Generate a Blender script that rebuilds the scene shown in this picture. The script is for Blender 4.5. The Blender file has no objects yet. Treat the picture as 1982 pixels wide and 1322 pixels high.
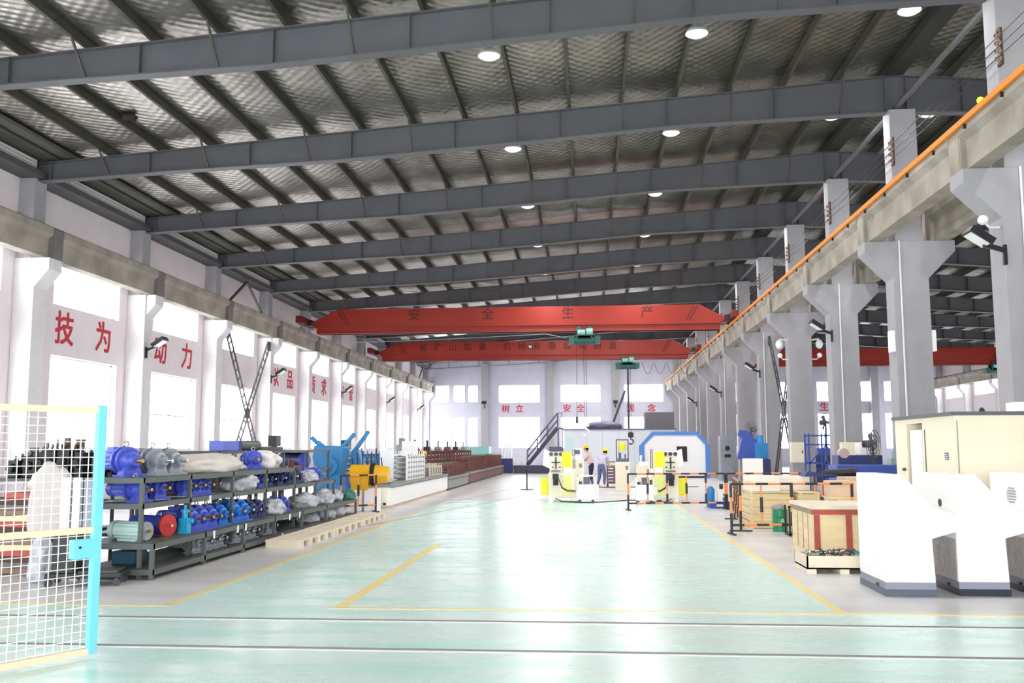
import bpy, bmesh, math, random
from mathutils import Vector, Matrix, noise
random.seed(7)
S = bpy.context.scene
C = S.collection
PI = math.pi
# ---------------------------------------------------------------- camera
F, YAW, PIT, ROLL = 1839.46, .0808594, .111218, -.0021021
cy, sy = math.cos(YAW), math.sin(YAW)
fw = Vector((-sy*math.cos(PIT), cy*math.cos(PIT), math.sin(PIT)))
r0 = Vector((cy, sy, 0)); u0 = r0.cross(fw)
cr, sr = math.cos(ROLL), math.sin(ROLL)
rr = cr*r0 + sr*u0; uu = -sr*r0 + cr*u0
cd = bpy.data.cameras.new('camera'); cam = bpy.data.objects.new('camera', cd); C.objects.link(cam)
M4 = Matrix((rr, uu, -fw)).transposed().to_4x4(); M4.translation = Vector((0, 0, 1.65))
cam.matrix_world = M4
cd.sensor_width = 36; cd.sensor_fit = 'HORIZONTAL'; cd.lens = F/1982*36; cd.clip_end = 400; cd.clip_start = .05
S.camera = cam
# ---------------------------------------------------------------- light + exposure
S.view_settings.view_transform = 'Standard'
S.view_settings.look = 'None'; S.view_settings.gamma = 1; S.view_settings.exposure = .0
try: S.view_settings.use_curve_mapping = False
except Exception: pass
W = bpy.data.worlds.new('sky'); S.world = W; W.use_nodes = True
W.node_tree.nodes['Background'].inputs[0].default_value = (.92, .96, 1, 1)
W.node_tree.nodes['Background'].inputs[1].default_value = 2.0
S.cycles.max_bounces = 7; S.cycles.diffuse_bounces = 5; S.cycles.glossy_bounces = 3
S.cycles.use_denoising = True
S.cycles.sample_clamp_indirect = 6
PANE = 7.6        # daylit window glass
LAMP_FILL_W = 76      # added fill light under an unlit high-bay lamp
DOOR_E = 20

# ---------------------------------------------------------------- materials
def lin(c):
    def f(v):
        v /= 255.; return v/12.92 if v <= .04045 else ((v+.055)/1.055)**2.4
    return (f(c[0]), f(c[1]), f(c[2]), 1)
MATS = {}
def mat(name, c, rough=.6, metal=0., var=.0, vs=3., bump=0., bs=20., emit=None, es=0., alpha=1., stretch=None, c2=None, trans=0.):
    if name in MATS: return MATS[name]
    m = bpy.data.materials.new(name); m.use_nodes = True; nt = m.node_tree; b = nt.nodes['Principled BSDF']
    col = lin(c)
    b.inputs['Base Color'].default_value = col
    b.inputs['Roughness'].default_value = rough; b.inputs['Metallic'].default_value = metal
    if alpha < 1: b.inputs['Alpha'].default_value = alpha
    if trans: b.inputs['Transmission Weight'].default_value = trans
    if emit: b.inputs['Emission Color'].default_value = lin(emit); b.inputs['Emission Strength'].default_value = es
    if var or bump:
        tc = nt.nodes.new('ShaderNodeTexCoord'); mp = nt.nodes.new('ShaderNodeMapping')
        nt.links.new(tc.outputs['Object'], mp.inputs[0])
        if stretch: mp.inputs['Scale'].default_value = stretch
    if var:
        n = nt.nodes.new('ShaderNodeTexNoise'); n.inputs['Scale'].default_value = vs; n.inputs['Detail'].default_value = 5
        nt.links.new(mp.outputs[0], n.inputs['Vector'])
        r = nt.nodes.new('ShaderNodeValToRGB'); r.color_ramp.elements[0].position = .35; r.color_ramp.elements[1].position = .68
        k = 1-var; r.color_ramp.elements[0].color = lin(c2) if c2 else (col[0]*k, col[1]*k, col[2]*k, 1)
        r.color_ramp.elements[1].color = col
        nt.links.new(n.outputs[0], r.inputs[0]); nt.links.new(r.outputs[0], b.inputs['Base Color'])
    if bump:
        n2 = nt.nodes.new('ShaderNodeTexNoise'); n2.inputs['Scale'].default_value = bs; n2.inputs['Detail'].default_value = 4
        nt.links.new(mp.outputs[0], n2.inputs['Vector'])
        bp = nt.nodes.new('ShaderNodeBump'); bp.inputs['Strength'].default_value = bump; bp.inputs['Distance'].default_value = .05
        nt.links.new(n2.outputs[0], bp.inputs['Height']); nt.links.new(bp.outputs[0], b.inputs['Normal'])
    MATS[name] = m; return m
wall_m = mat('white plaster', (236, 226, 230), .85, var=.06, vs=1.2, bump=.15, bs=12)
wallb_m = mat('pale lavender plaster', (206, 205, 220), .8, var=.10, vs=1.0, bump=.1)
colm = mat('grey painted concrete', (168, 166, 171), .75, var=.08, vs=2.0, bump=.1, bs=8)
colw = mat('whitewashed concrete', (226, 222, 224), .8, var=.08, vs=2.0)
conc = mat('raw concrete', (176, 168, 156), .85, var=.4, vs=1.4, bump=.3, bs=9, c2=(144, 137, 126))
joint = mat('dark joint', (90, 86, 84), .9)
steel = mat('grey painted steel', (96, 96, 101), .55, var=.12, vs=1.5)
steeld = mat('dark steel', (84, 84, 86), .6, var=.2, vs=4)
purl = mat('galvanised purlin steel', (78, 74, 66), .55, var=.35, vs=2.5)
eave_m = mat('eave board', (96, 94, 86), .8, var=.2)
panelw = mat('white ribbed eave panel', (214, 210, 212), .6)
orange = mat('orange conductor cover', (232, 138, 20), .5)
red = mat('crane orange red', (156, 36, 16), .45, var=.12, vs=.8)
redd = mat('dark crane red', (120, 26, 22), .6)
dkletter = mat('dark lettering', (92, 26, 20), .7)
redletter = mat('red lettering', (196, 44, 62), .7)
green = mat('hoist green', (36, 92, 84), .45)
black = mat('black', (28, 28, 32), .5)
blackm = mat('black metal', (46, 46, 52), .35, .4)
white = mat('white enamel', (250, 250, 250), .35)
cream = mat('cream enamel', (246, 238, 216), .45, var=.03)
beige = mat('beige enamel', (246, 234, 208), .5, var=.04, vs=1)
yellowp = mat('fluorescent yellow', (240, 240, 40), .5)
yellowm = mat('machine yellow', (236, 176, 20), .4)
blue = mat('motor blue', (76, 92, 204), .35, var=.15, vs=6)
blue2 = mat('light motor blue', (100, 116, 220), .35, var=.12, vs=6)
azure = mat('azure paint', (28, 116, 208), .35, var=.15, vs=6)
cyanm = mat('cyan paint', (40, 170, 214), .35)
decb = mat('decoiler blue', (46, 134, 196), .35, var=.15, vs=5)
navy = mat('navy paint', (48, 56, 110), .45, var=.1)
bluef = mat('blue frame paint', (60, 84, 170), .45)
archb = mat('arch blue', (90, 140, 216), .4)
grey = mat('light grey enamel', (160, 166, 176), .4, .2, var=.15, vs=7)
greym = mat('grey machine paint', (140, 146, 142), .5, var=.1)
rackm = mat('dark rack paint', (92, 98, 96), .5, var=.12, vs=5)
brass = mat('brass', (196, 156, 84), .3, .8)
chrome = mat('chrome', (210, 210, 214), .2, .9)
brown = mat('rust brown paint', (128, 84, 76), .6, var=.25, vs=4)
brown2 = mat('brown boards', (150, 122, 104), .8, var=.3, vs=3)
wood = mat('pale plywood', (240, 218, 172), .65, var=.15, vs=2, stretch=(1, 1, 6))
palletw = mat('pale pallet wood', (238, 226, 204), .7, var=.12, vs=3)
redtape = mat('red brown strip', (188, 92, 80), .35, .3, var=.25, vs=6)
card = mat('carton', (232, 204, 180), .8, var=.08)
cartonw = mat('white carton', (244, 240, 232), .8)
plastic = mat('plastic wrap', (206, 208, 218), .18, var=.35, vs=9, bump=.8, bs=14)
plasticg = mat('grey film wrap', (176, 172, 174), .2, var=.2, vs=5, bump=.6, bs=9)
tarp = mat('pale tarp', (224, 214, 208), .75, var=.1, bump=.5, bs=6)
cloth = mat('white cloth bag', (236, 228, 228), .8, bump=.5, bs=8)
gateb = mat('beige gate bar', (238, 214, 184), .5)
gatew = mat('gate wire', (244, 238, 236), .4)
gatec = mat('cyan gate post', (118, 208, 220), .45)
paleg = mat('pale green enamel', (196, 226, 222), .35)
oran = mat('barrier orange', (244, 150, 84), .45)
barb = mat('barrier black', (44, 44, 46), .5)
greend = mat('green drum paint', (24, 132, 88), .4)
bluep = mat('blue pallet plastic', (30, 84, 190), .5)
skin = mat('skin', (214, 162, 136), .6)
hatm = mat('yellow hard hat', (250, 196, 40), .35)
hatm2 = mat('bright yellow hard hat', (236, 232, 30), .35)
shirt1 = mat('white shirt', (212, 200, 198), .8, bump=.2)
shirt2 = mat('lilac white shirt', (200, 196, 216), .8, bump=.2)
jean1 = mat('dark trousers', (48, 48, 72), .85)
jean2 = mat('blue grey jeans', (98, 110, 146), .85)
hairm = mat('black hair', (26, 22, 22), .7)
redcart = mat('tool cart red', (168, 46, 58), .4)
slate = mat('slate steel', (104, 104, 128), .5)
slated = mat('dark slate steel', (70, 70, 90), .5)
boothw = mat('booth panel', (226, 230, 238), .5)
yline = mat('yellow floor line', (250, 220, 120), .35, var=.2, vs=6, c2=(236, 224, 176))
glassd = mat('dark glass', (40, 44, 52), .1)
pipew = mat('white conduit', (236, 232, 232), .4)
fanm = mat('fan grey', (110, 108, 112), .5)
lampglow = mat('lamp diffuser with added glow', (250, 250, 250), .4, emit=(255, 252, 246), es=.6)  # slight glow added, the lamps themselves are off
paper = mat('paper tag', (250, 250, 246), .8)
aqua = mat('pale green machine', (140, 196, 186), .5)

def pane_mat():
    m = bpy.data.materials.new('daylit window glass'); m.use_nodes = True; nt = m.node_tree
    b = nt.nodes['Principled BSDF']; b.inputs['Base Color'].default_value = (.9, .93, .95, 1); b.inputs['Roughness'].default_value = .25
    b.inputs['Emission Color'].default_value = (.93, .965, 1, 1); b.inputs['Emission Strength'].default_value = PANE
    return m
pane_m = pane_mat()

def foil_mat():
    m = bpy.data.materials.new('silver roof foil'); m.use_nodes = True; nt = m.node_tree; L = nt.links
    b = nt.nodes['Principled BSDF']; b.inputs['Metallic'].default_value = .92; b.inputs['Roughness'].default_value = .36
    tc = nt.nodes.new('ShaderNodeTexCoord')
    mp = nt.nodes.new('ShaderNodeMapping'); mp.inputs['Scale'].default_value = (1, .7, 1); L.new(tc.outputs['Object'], mp.inputs[0])
    n = nt.nodes.new('ShaderNodeTexNoise'); n.inputs['Scale'].default_value = 1.3; n.inputs['Detail'].default_value = 4; L.new(mp.outputs[0], n.inputs['Vector'])
    r = nt.nodes.new('ShaderNodeValToRGB'); r.color_ramp.elements[0].color = (.33, .31, .275, 1); r.color_ramp.elements[1].color = (.6, .575, .52, 1)
    r.color_ramp.elements[0].position = .3; r.color_ramp.elements[1].position = .7
    L.new(n.outputs[0], r.inputs[0])
    # base colour darkens from the hall centre on: large uneven patches, ragged boundary
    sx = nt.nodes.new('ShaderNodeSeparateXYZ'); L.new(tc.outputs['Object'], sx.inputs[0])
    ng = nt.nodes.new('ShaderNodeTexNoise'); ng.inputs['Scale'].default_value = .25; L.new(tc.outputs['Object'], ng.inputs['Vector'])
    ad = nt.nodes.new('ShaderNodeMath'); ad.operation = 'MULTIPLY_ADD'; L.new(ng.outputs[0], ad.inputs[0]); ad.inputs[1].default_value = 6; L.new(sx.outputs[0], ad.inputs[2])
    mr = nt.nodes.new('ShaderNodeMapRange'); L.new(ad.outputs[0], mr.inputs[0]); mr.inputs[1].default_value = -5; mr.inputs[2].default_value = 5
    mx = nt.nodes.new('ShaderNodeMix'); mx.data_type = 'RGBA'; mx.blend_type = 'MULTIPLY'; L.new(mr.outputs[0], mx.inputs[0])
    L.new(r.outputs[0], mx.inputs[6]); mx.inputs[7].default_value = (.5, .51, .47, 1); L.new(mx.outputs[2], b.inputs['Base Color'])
    # quilted diamond wrinkles: two crossed waves plus fine crinkle
    hs = []
    for ang in (.9, -.75):
        mw = nt.nodes.new('ShaderNodeMapping'); mw.inputs['Rotation'].default_value = (0, 0, ang); L.new(tc.outputs['Object'], mw.inputs[0])
        w = nt.nodes.new('ShaderNodeTexWave'); w.inputs['Scale'].default_value = 1.5; w.inputs['Distortion'].default_value = 1.6; w.inputs['Detail'].default_value = 2
        L.new(mw.outputs[0], w.inputs['Vector']); hs.append(w)
    n2 = nt.nodes.new('ShaderNodeTexNoise'); n2.inputs['Scale'].default_value = 5; n2.inputs['Detail'].default_value = 5; L.new(mp.outputs[0], n2.inputs['Vector'])
    a = nt.nodes.new('ShaderNodeMath'); a.operation = 'ADD'; L.new(hs[0].outputs['Fac'], a.inputs[0]); L.new(hs[1].outputs['Fac'], a.inputs[1])
    a2 = nt.nodes.new('ShaderNodeMath'); a2.operation = 'ADD'; L.new(a.outputs[0], a2.inputs[0]); L.new(n2.outputs[0], a2.inputs[1])
    bp = nt.nodes.new('ShaderNodeBump'); bp.inputs['Strength'].default_value = .3; bp.inputs['Distance'].default_value = .025
    L.new(a2.outputs[0], bp.inputs['Height']); L.new(bp.outputs[0], b.inputs['Normal'])
    return m
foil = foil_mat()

def floor_mat():
    m = bpy.data.materials.new('painted workshop floor'); m.use_nodes = True; nt = m.node_tree; L = nt.links; N = nt.nodes.new
    b = nt.nodes['Principled BSDF']; b.inputs['Specular IOR Level'].default_value = .6
    tc = N('ShaderNodeTexCoord'); sp = N('ShaderNodeSeparateXYZ'); L.new(tc.outputs['Object'], sp.inputs[0])
    def mth(op, a, bb, clampv=False):
        k = N('ShaderNodeMath'); k.operation = op; k.use_clamp = clampv
        for i, v in enumerate((a, bb)):
            if isinstance(v, (int, float)): k.inputs[i].default_value = v
            elif v is not None: L.new(v, k.inputs[i])
        return k.outputs[0]
    x, y = sp.outputs[0], sp.outputs[1]
    near = mth('LESS_THAN', y, 9.95)
    xin = mth('MULTIPLY', mth('GREATER_THAN', x, -4.45), mth('LESS_THAN', x, 2.5))
    far = mth('LESS_THAN', y, 30)
    isg = mth('MAXIMUM', near, mth('MULTIPLY', xin, far))
    def ramp(src, p0, c0, p1, c1):
        r = N('ShaderNodeValToRGB'); e = r.color_ramp.elements
        e[0].position = p0; e[0].color = c0; e[1].position = p1; e[1].color = c1; L.new(src, r.inputs[0]); return r.outputs[0]
    mp = N('ShaderNodeMapping'); mp.inputs['Scale'].default_value = (.35, 1.5, 1); L.new(tc.outputs['Object'], mp.inputs[0])
    n1 = N('ShaderNodeTexNoise'); n1.inputs['Scale'].default_value = 1.6; n1.inputs['Detail'].default_value = 8; n1.inputs['Roughness'].default_value = .65; L.new(mp.outputs[0], n1.inputs['Vector'])
    g = ramp(n1.outputs[0], .30, lin((184, 233, 220)), .55, lin((226, 248, 243)))
    n2 = N('ShaderNodeTexNoise'); n2.inputs['Scale'].default_value = .8; n2.inputs['Detail'].default_value = 7; L.new(mp.outputs[0], n2.inputs['Vector'])
    c = ramp(n2.outputs[0], .3, lin((200, 198, 198)), .7, lin((226, 224, 226)))
    mx = N('ShaderNodeMix'); mx.data_type = 'RGBA'; L.new(isg, mx.inputs[0]); L.new(c, mx.inputs[6]); L.new(g, mx.inputs[7])
    L.new(mx.outputs[2], b.inputs['Base Color'])
    rg = ramp(n1.outputs[0], .3, (.34, .34, .34, 1), .7, (.2, .2, .2, 1))
    rc = N('ShaderNodeMix'); rc.data_type = 'FLOAT'; L.new(isg, rc.inputs[0]); rc.inputs[2].default_value = .34; L.new(rg, rc.inputs[3])
    L.new(rc.outputs[0], b.inputs['Roughness'])
    n3 = N('ShaderNodeTexNoise'); n3.inputs['Scale'].default_value = 3; n3.inputs['Detail'].default_value = 3; L.new(mp.outputs[0], n3.inputs['Vector'])
    bp = N('ShaderNodeBump'); bp.inputs['Strength'].default_value = .08; bp.inputs['Distance'].default_value = .02
    L.new(n3.outputs[0], bp.inputs['Height']); L.new(bp.outputs[0], b.inputs['Normal'])
    return m
floor_m = floor_mat()

# ---------------------------------------------------------------- mesh builder
class MB:
    def __init__(s): s.v = []; s.f = []
    def add(s, vs, fs, mi=0, sm=False):
        o = len(s.v); s.v += [tuple(p) for p in vs]
        for f in fs: s.f.append((tuple(i+o for i in f), mi, sm))
        return s
    def box(s, x0, x1, y0, y1, z0, z1, mi=0):
        v = [(x0,y0,z0),(x1,y0,z0),(x1,y1,z0),(x0,y1,z0),(x0,y0,z1),(x1,y0,z1),(x1,y1,z1),(x0,y1,z1)]
        return s.add(v, [(0,3,2,1),(4,5,6,7),(0,1,5,4),(1,2,6,5),(2,3,7,6),(3,0,4,7)], mi)
    def bar(s, p, q, w, h=None, mi=0, up=(0,0,1)):
        h = h or w; p = Vector(p); q = Vector(q); d = (q-p).normalized(); up = Vector(up)
        if abs(d.dot(up)) > .98: up = Vector((0,1,0))
        a = d.cross(up).normalized()*w/2; b = a.cross(d).normalized()*h/2
        v = [p-a-b,p+a-b,p+a+b,p-a+b,q-a-b,q+a-b,q+a+b,q-a+b]
        return s.add(v, [(0,3,2,1),(4,5,6,7),(0,1,5,4),(1,2,6,5),(2,3,7,6),(3,0,4,7)], mi)
    def cyl(s, p, q, r, r2=None, n=14, cap=True, mi=0, fins=0):
        r2 = r if r2 is None else r2; p = Vector(p); q = Vector(q); d = (q-p).normalized()
        up = Vector((0,0,1)) if abs(d.z) < .9 else Vector((1,0,0))
        a = d.cross(up).normalized(); b = a.cross(d)
        def ring(c, R): return [c + (a*math.cos(2*PI*i/n)+b*math.sin(2*PI*i/n))*(R*(1-(fins if i % 2 else 0))) for i in range(n)]
        A, B = ring(p, r), ring(q, r2)
        s.add(A+B, [(i, (i+1) % n, n+(i+1) % n, n+i)[::-1] for i in range(n)], mi, not fins)
        if cap: s.add(A, [tuple(range(n))], mi); s.add(B, [tuple(range(n))[::-1]], mi)
        return s
    def lathe(s, prof, o=(0,0,0), ax=(1,0,0), n=18, mi=0):
        o = Vector(o); d = Vector(ax).normalized(); up = Vector((0,0,1)) if abs(d.z) < .9 else Vector((1,0,0))
        a = d.cross(up).normalized(); b = a.cross(d)
        for (h0, ra), (h1, rb) in zip(prof, prof[1:]):
            A = [o+d*h0+(a*math.cos(2*PI*i/n)+b*math.sin(2*PI*i/n))*ra for i in range(n)]
            B = [o+d*h1+(a*math.cos(2*PI*i/n)+b*math.sin(2*PI*i/n))*rb for i in range(n)]
            s.add(A+B, [(n+i, n+(i+1) % n, (i+1) % n, i) for i in range(n)], mi, abs(h1-h0) > 1e-4)
        return s
    def tube(s, pts, r, n=8, mi=0):
        pts = [Vector(p) for p in pts]
        rings = []
        for i, p in enumerate(pts):
            d = (pts[min(i+1, len(pts)-1)]-pts[max(i-1, 0)]).normalized()
            up = Vector((0,0,1)) if abs(d.z) < .9 else Vector((1,0,0))
            a = d.cross(up).normalized(); b = a.cross(d)
            rings.append([p+(a*math.cos(2*PI*k/n)+b*math.sin(2*PI*k/n))*r for k in range(n)])
        v = [q for g in rings for q in g]; fs = []
        for i in range(len(pts)-1):
            for k in range(n): fs.append((i*n+(k+1) % n, i*n+k, (i+1)*n+k, (i+1)*n+(k+1) % n)[::-1])
        return s.add(v, fs, mi, True)
    def prism(s, poly, ax, a, b, mi=0):
        def P(u, w, t): return (t, u, w) if ax == 'x' else (u, t, w) if ax == 'y' else (u, w, t)
        n = len(poly); v = [P(u, w, a) for u, w in poly]+[P(u, w, b) for u, w in poly]
        fs = [tuple(range(n)), tuple(range(2*n-1, n-1, -1))]+[(i, n+i, n+(i+1) % n, (i+1) % n) for i in range(n)]
        return s.add(v, fs, mi)
    def disc(s, p, ax, r, t=.02, n=16, mi=0):
        p = Vector(p); d = Vector(ax).normalized()*t/2; return s.cyl(p-d, p+d, r, n=n, mi=mi)
    def ball(s, c, r, n=12, m=8, mi=0, sc=(1,1,1), z0=-1.):
        v = []; fs = []
        for j in range(m+1):
            th = PI*j/m; zz = max(math.cos(th), z0); rr_ = math.sin(th) if math.cos(th) > z0 else math.sqrt(max(0, 1-z0*z0))*(1-(j/m))*2
            for i in range(n): v.append((c[0]+r*sc[0]*rr_*math.cos(2*PI*i/n), c[1]+r*sc[1]*rr_*math.sin(2*PI*i/n), c[2]+r*sc[2]*zz))
        for j in range(m):
            for i in range(n): fs.append((j*n+i, (j+1)*n+i, (j+1)*n+(i+1) % n, j*n+(i+1) % n))
        return s.add(v, fs, mi, True)
    def build(s, name, mats, parent=None, bevel=0):
        me = bpy.data.meshes.new(name); me.from_pydata(s.v, [], [f[0] for f in s.f])
        if not isinstance(mats, (list, tuple)): mats = [mats]
        for m in mats: me.materials.append(m)
        for p, f in zip(me.polygons, s.f): p.material_index = f[1]; p.use_smooth = f[2]
        bm = bmesh.new(); bm.from_mesh(me); bmesh.ops.recalc_face_normals(bm, faces=bm.faces); bm.to_mesh(me); bm.free()
        me.update(); o = bpy.data.objects.new(name, me); C.objects.link(o); o.parent = parent
        if bevel:
            md = o.modifiers.new('bevel', 'BEVEL'); md.width = bevel; md.segments = 2; md.limit_method = 'ANGLE'
        return o
def tag(o, label=None, cat=None, group=None, kind=None):
    if label: o['label'] = label
    if cat: o['category'] = cat
    if group: o['group'] = group
    if kind: o['kind'] = kind
    return o
def thing(name, label, cat, loc=(0,0,0), rz=0, group=None, sc=1):
    o = bpy.data.objects.new(name, None); C.objects.link(o); o.empty_display_size = .1
    o.location = loc; o.rotation_euler = (0,0,rz); o.scale = (sc,)*3
    return tag(o, label, cat, group)
def dup(root, loc, rz=0, label=None, group=None, sc=None):
    def cp(o, par):
        c = o.copy(); C.objects.link(c)
        if par: c.parent = par
        for ch in list(o.children): cp(ch, c)
        return c
    r = cp(root, None); r.location = loc; r.rotation_euler = (0,0,rz)
    if sc: r.scale = (sc,)*3
    return tag(r, label, None, group)
def st(name, mb, mats, parent=None, bevel=0):
    o = mb.build(name, mats, parent, bevel)
    if parent is None: o['kind'] = 'structure'
    return o
ORD = ['first','second','third','fourth','fifth','sixth','seventh','eighth','ninth','tenth','eleventh','twelfth','thirteenth','fourteenth','fifteenth','sixteenth','seventeenth','eighteenth','nineteenth','twentieth']
CY = [16.8+6*i for i in range(-3, 12)]      # column lines (near faces): -1.2 ... 82.8
YB, YF = 83.0, -8.0
XL, XR = -14.6, 29.8
XC = 7.6                                   # centre of the middle column row / ridge
def rooftop(x): return 10.66-.075*abs(x-7.5)     # rafter top line
# ---------------------------------------------------------------- shell
fl = MB(); fl.add([(XL-.3,YF-.3,0),(XR+.3,YF-.3,0),(XR+.3,YB+.3,0),(XL-.3,YB+.3,0)], [(0,1,2,3)])
fo = st('floor', fl, floor_m)
# roof lining: foil sagging between purlins and rafters
PX = [7.5-1.32*k for k in range(1, 17)]
rf = MB(); vs = []; fs = []
xs = []
x = 7.5
while x > XL-.3: xs.append(x); x -= .165
xs.append(XL-.3); xs = xs[::-1]; xs = xs + [15-x for x in xs[::-1][1:] if 15-x < XR+.3] + [XR+.3]
ys = [YF-.3+i*.75 for i in range(int((YB-YF+.6)/.75)+1)]+[YB+.3]
for yv in ys:
    for xv in xs:
        d = abs(xv-7.5) % 1.32/1.32
        sag = .045*math.sin(PI*d)**.8 if abs(xv-7.5) < 22 else 0
        sag += .02*noise.noise(Vector((xv*.9, yv*.6, 3)))
        vs.append((xv, yv, rooftop(xv)+.245-sag))
nx = len(xs)
for j in range(len(ys)-1):
    for i in range(nx-1): fs.append((j*nx+i, j*nx+i+1, (j+1)*nx+i+1, (j+1)*nx+i))
rf.add(vs, fs, 0, True)
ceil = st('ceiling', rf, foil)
md = ceil.modifiers.new('thickness', 'SOLIDIFY'); md.thickness = .08; md.offset = 1

wn = [0]
def window(axis, pos, a0, a1, z0, z1, inward, mull=1, trans=True):
    """axis 'x': wall plane at x=pos spanning y a0..a1 ; axis 'y': plane at y=pos spanning x"""
    wn[0] += 1
    w = bpy.data.objects.new('window_%d' % wn[0], None); C.objects.link(w); w['kind'] = 'structure'; w.empty_display_size = .1
    w.location = (pos, (a0+a1)/2, z0) if axis == 'x' else ((a0+a1)/2, pos, z0)
    L2 = (a1-a0)/2; H = z1-z0; f = MB(); g = MB(); t = .05
    def bx(m, u0, u1, w0, w1, d0, d1):
        if axis == 'x': m.box(d0, d1, u0, u1, w0, w1)
        else: m.box(u0, u1, d0, d1, w0, w1)
    for u0, u1, w0, w1 in [(-L2,L2,0,t),(-L2,L2,H-t,H),(-L2,-L2+t,0,H),(L2-t,L2,0,H)]: bx(f, u0, u1, w0, w1, -.03, .03)
    for k in range(mull): c = -L2+2*L2*(k+1)/(mull+1); bx(f, c-.02, c+.02, 0, H, -.025, .025)
    if trans and H > 2: bx(f, -L2, L2, H*.46-.02, H*.46+.02, -.025, .025)
    f.build('window_frame', panelw, w)
    bx(g, -L2+.02, L2-.02, .02, H-.02, -.008, .008); g.build('glass_pane', pane_m, w)
# long walls
def long_wall(name, xi, xo, m, side):
    w = MB(); x0, x1 = min(xi, xo), max(xi, xo)
    ops = [(c+1.85, c+5.5) for c in [-7.2]+CY[:-1]]
    w.box(x0, x1, YF, YB, 0, 1.6); w.box(x0, x1, YF, YB, 4.2, 5.6); w.box(x0, x1, YF, YB, 7.0, 9.4)
    y = YF
    for a, b in ops:
        for z0, z1 in ((1.6, 4.2), (5.6, 7.0)):
            if a > y: w.box(x0, x1, y, a, z0, z1)
        y = b
    for z0, z1 in ((1.6, 4.2), (5.6, 7.0)): w.box(x0, x1, y, YB, z0, z1)
    st(name, w, m)
    for a, b in ops:
        if a < YF: continue
        window('x', (xi*.35+xo*.65), a, b, 1.6, 4.2, side); window('x', (xi*.35+xo*.65), a, b, 5.6, 7.0, side)
long_wall('wall_left', XL, XL-.3, wall_m, 1)
long_wall('wall_right', XR, XR+.3, wall_m, -1)
# back wall with gable
BW = []
for a, b in ((-7.9, -4.3), (-2.5, 1.0), (3.0, 6.4)): BW += [(a, b, 1.6, 4.3), (a, b, 5.55, 7.1)]
for a, b in ((-13.5, -12.3), (-11.9, -10.9), (-10.6, -9.75)): BW += [(a, b, 1.7, 4.3), (a, b, 5.6, 7.1)]
for a, b in ((9.6, 12.9), (14.8, 17.1), (19.4, 20.8), (22.3, 24.2), (25.0, 26.5)): BW += [(a, b, 1.5, 4.5), (a, b, 5.5, 7.2)]
def gable(name, y0, y1, ops, m):
    w = MB(); xsx = sorted({XL-.3, XR+.3, 7.5}|{o[0] for o in ops}|{o[1] for o in ops})
    for a, b in zip(xsx, xsx[1:]):
        cuts = sorted([(o[2], o[3]) for o in ops if o[0] <= a+1e-6 and o[1] >= b-1e-6]); z = 0
        for c0, c1 in cuts: w.box(a, b, y0, y1, z, c0); z = c1
        za, zb = rooftop(a)+.2, rooftop(b)+.2
        w.prism([(a, z), (b, z), (b, zb), (a, za)], 'y', y0, y1)
    st(name, w, m)
gable('wall_back', YB, YB+.3, BW, wallb_m)
for a, b, z0, z1 in BW: window('y', YB+.2, a, b, z0, z1, 0, 1 if b-a > 1.5 else 0)
FW = [(-13+5*i, -9+5*i, 1.0, 4.4) for i in (0, 1, 3)]+[(10, 14, 1, 4.4), (16, 20, 1, 4.4)]+[(-3.2, 1.2, 0, 4.4)]
gable('wall_front', YF-.3, YF, FW, wall_m)
for a, b, z0, z1 in FW:
    if z0 > 0: window('y', YF-.2, a, b, z0, z1, 0)
# daylight entering through the open gateway behind the camera
ld = bpy.data.lights.new('gateway_daylight', 'AREA'); ld.shape = 'RECTANGLE'; ld.size = 4.2; ld.size_y = 4.2; ld.energy = 100*DOOR_E
lo = bpy.data.objects.new('gateway_daylight', ld); lo.location = (-1, YF-.15, 2.2); lo.rotation_euler = (PI/2, 0, 0); C.objects.link(lo)

# middle of left wall: eave boards, light ribbed strip between rafters
for i, c in enumerate(CY[:-1]):
    m = MB()
    for k in range(3): m.box(XL+.02, XL+.5, c+.75, c+5.95, 8.78+k*.09, 8.85+k*.09)
    st('trim_%d' % (i+1), m, panelw)
t = MB(); t.box(XL+.02, XL+.62, YF, YB, 8.6, 8.76); st('trim_20', t, steeld)
t = MB(); t.prism([(XL, 9.08), (XL+1.3, 9.16), (XL+1.3, 9.25), (XL, 9.18)], 'y', YF, YB); st('trim_21', t, eave_m)
# floor paint lines, rail slots
def strip(name, x0, x1, y0, y1, m, z=.003):
    s = MB(); s.box(x0, x1, y0, y1, .0005, z); st(name, s, m)
strip('trim_30', -4.52, -4.42, 10.0, 24.5, yline); strip('trim_31', -9, -4.42, 9.92, 10.02, yline)
strip('trim_32', -2.68, -2.55, 9.98, 16.6, yline); strip('trim_33', -2.72, 9, 9.9, 9.98, yline)
strip('trim_34', 2.44, 2.54, 9.98, 24, yline)
slot = mat('floor rail slot', (120, 116, 118), .6); slotw = mat('worn floor edge', (244, 240, 240), .4)
for k, yy in enumerate((9.24, 7.93)):
    strip('trim_%d' % (40+k*3), -14, 14, yy, yy+.018, slot, .004); strip('trim_%d' % (41+k*3), -14, 14, yy+.045, yy+.057, slot, .004)
    strip('trim_%d' % (42+k*3), -14, 14, yy-.05, yy-.006, slotw, .0025)
s = MB(); s.bar((-5.0, 19, .002), (-2.3, 33, .002), .02, .004); st('trim_50', s, slot)
s = MB(); s.bar((-4.3, 28, .002), (-2.4, 46, .002), .02, .004); st('trim_51', s, slot)

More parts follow.
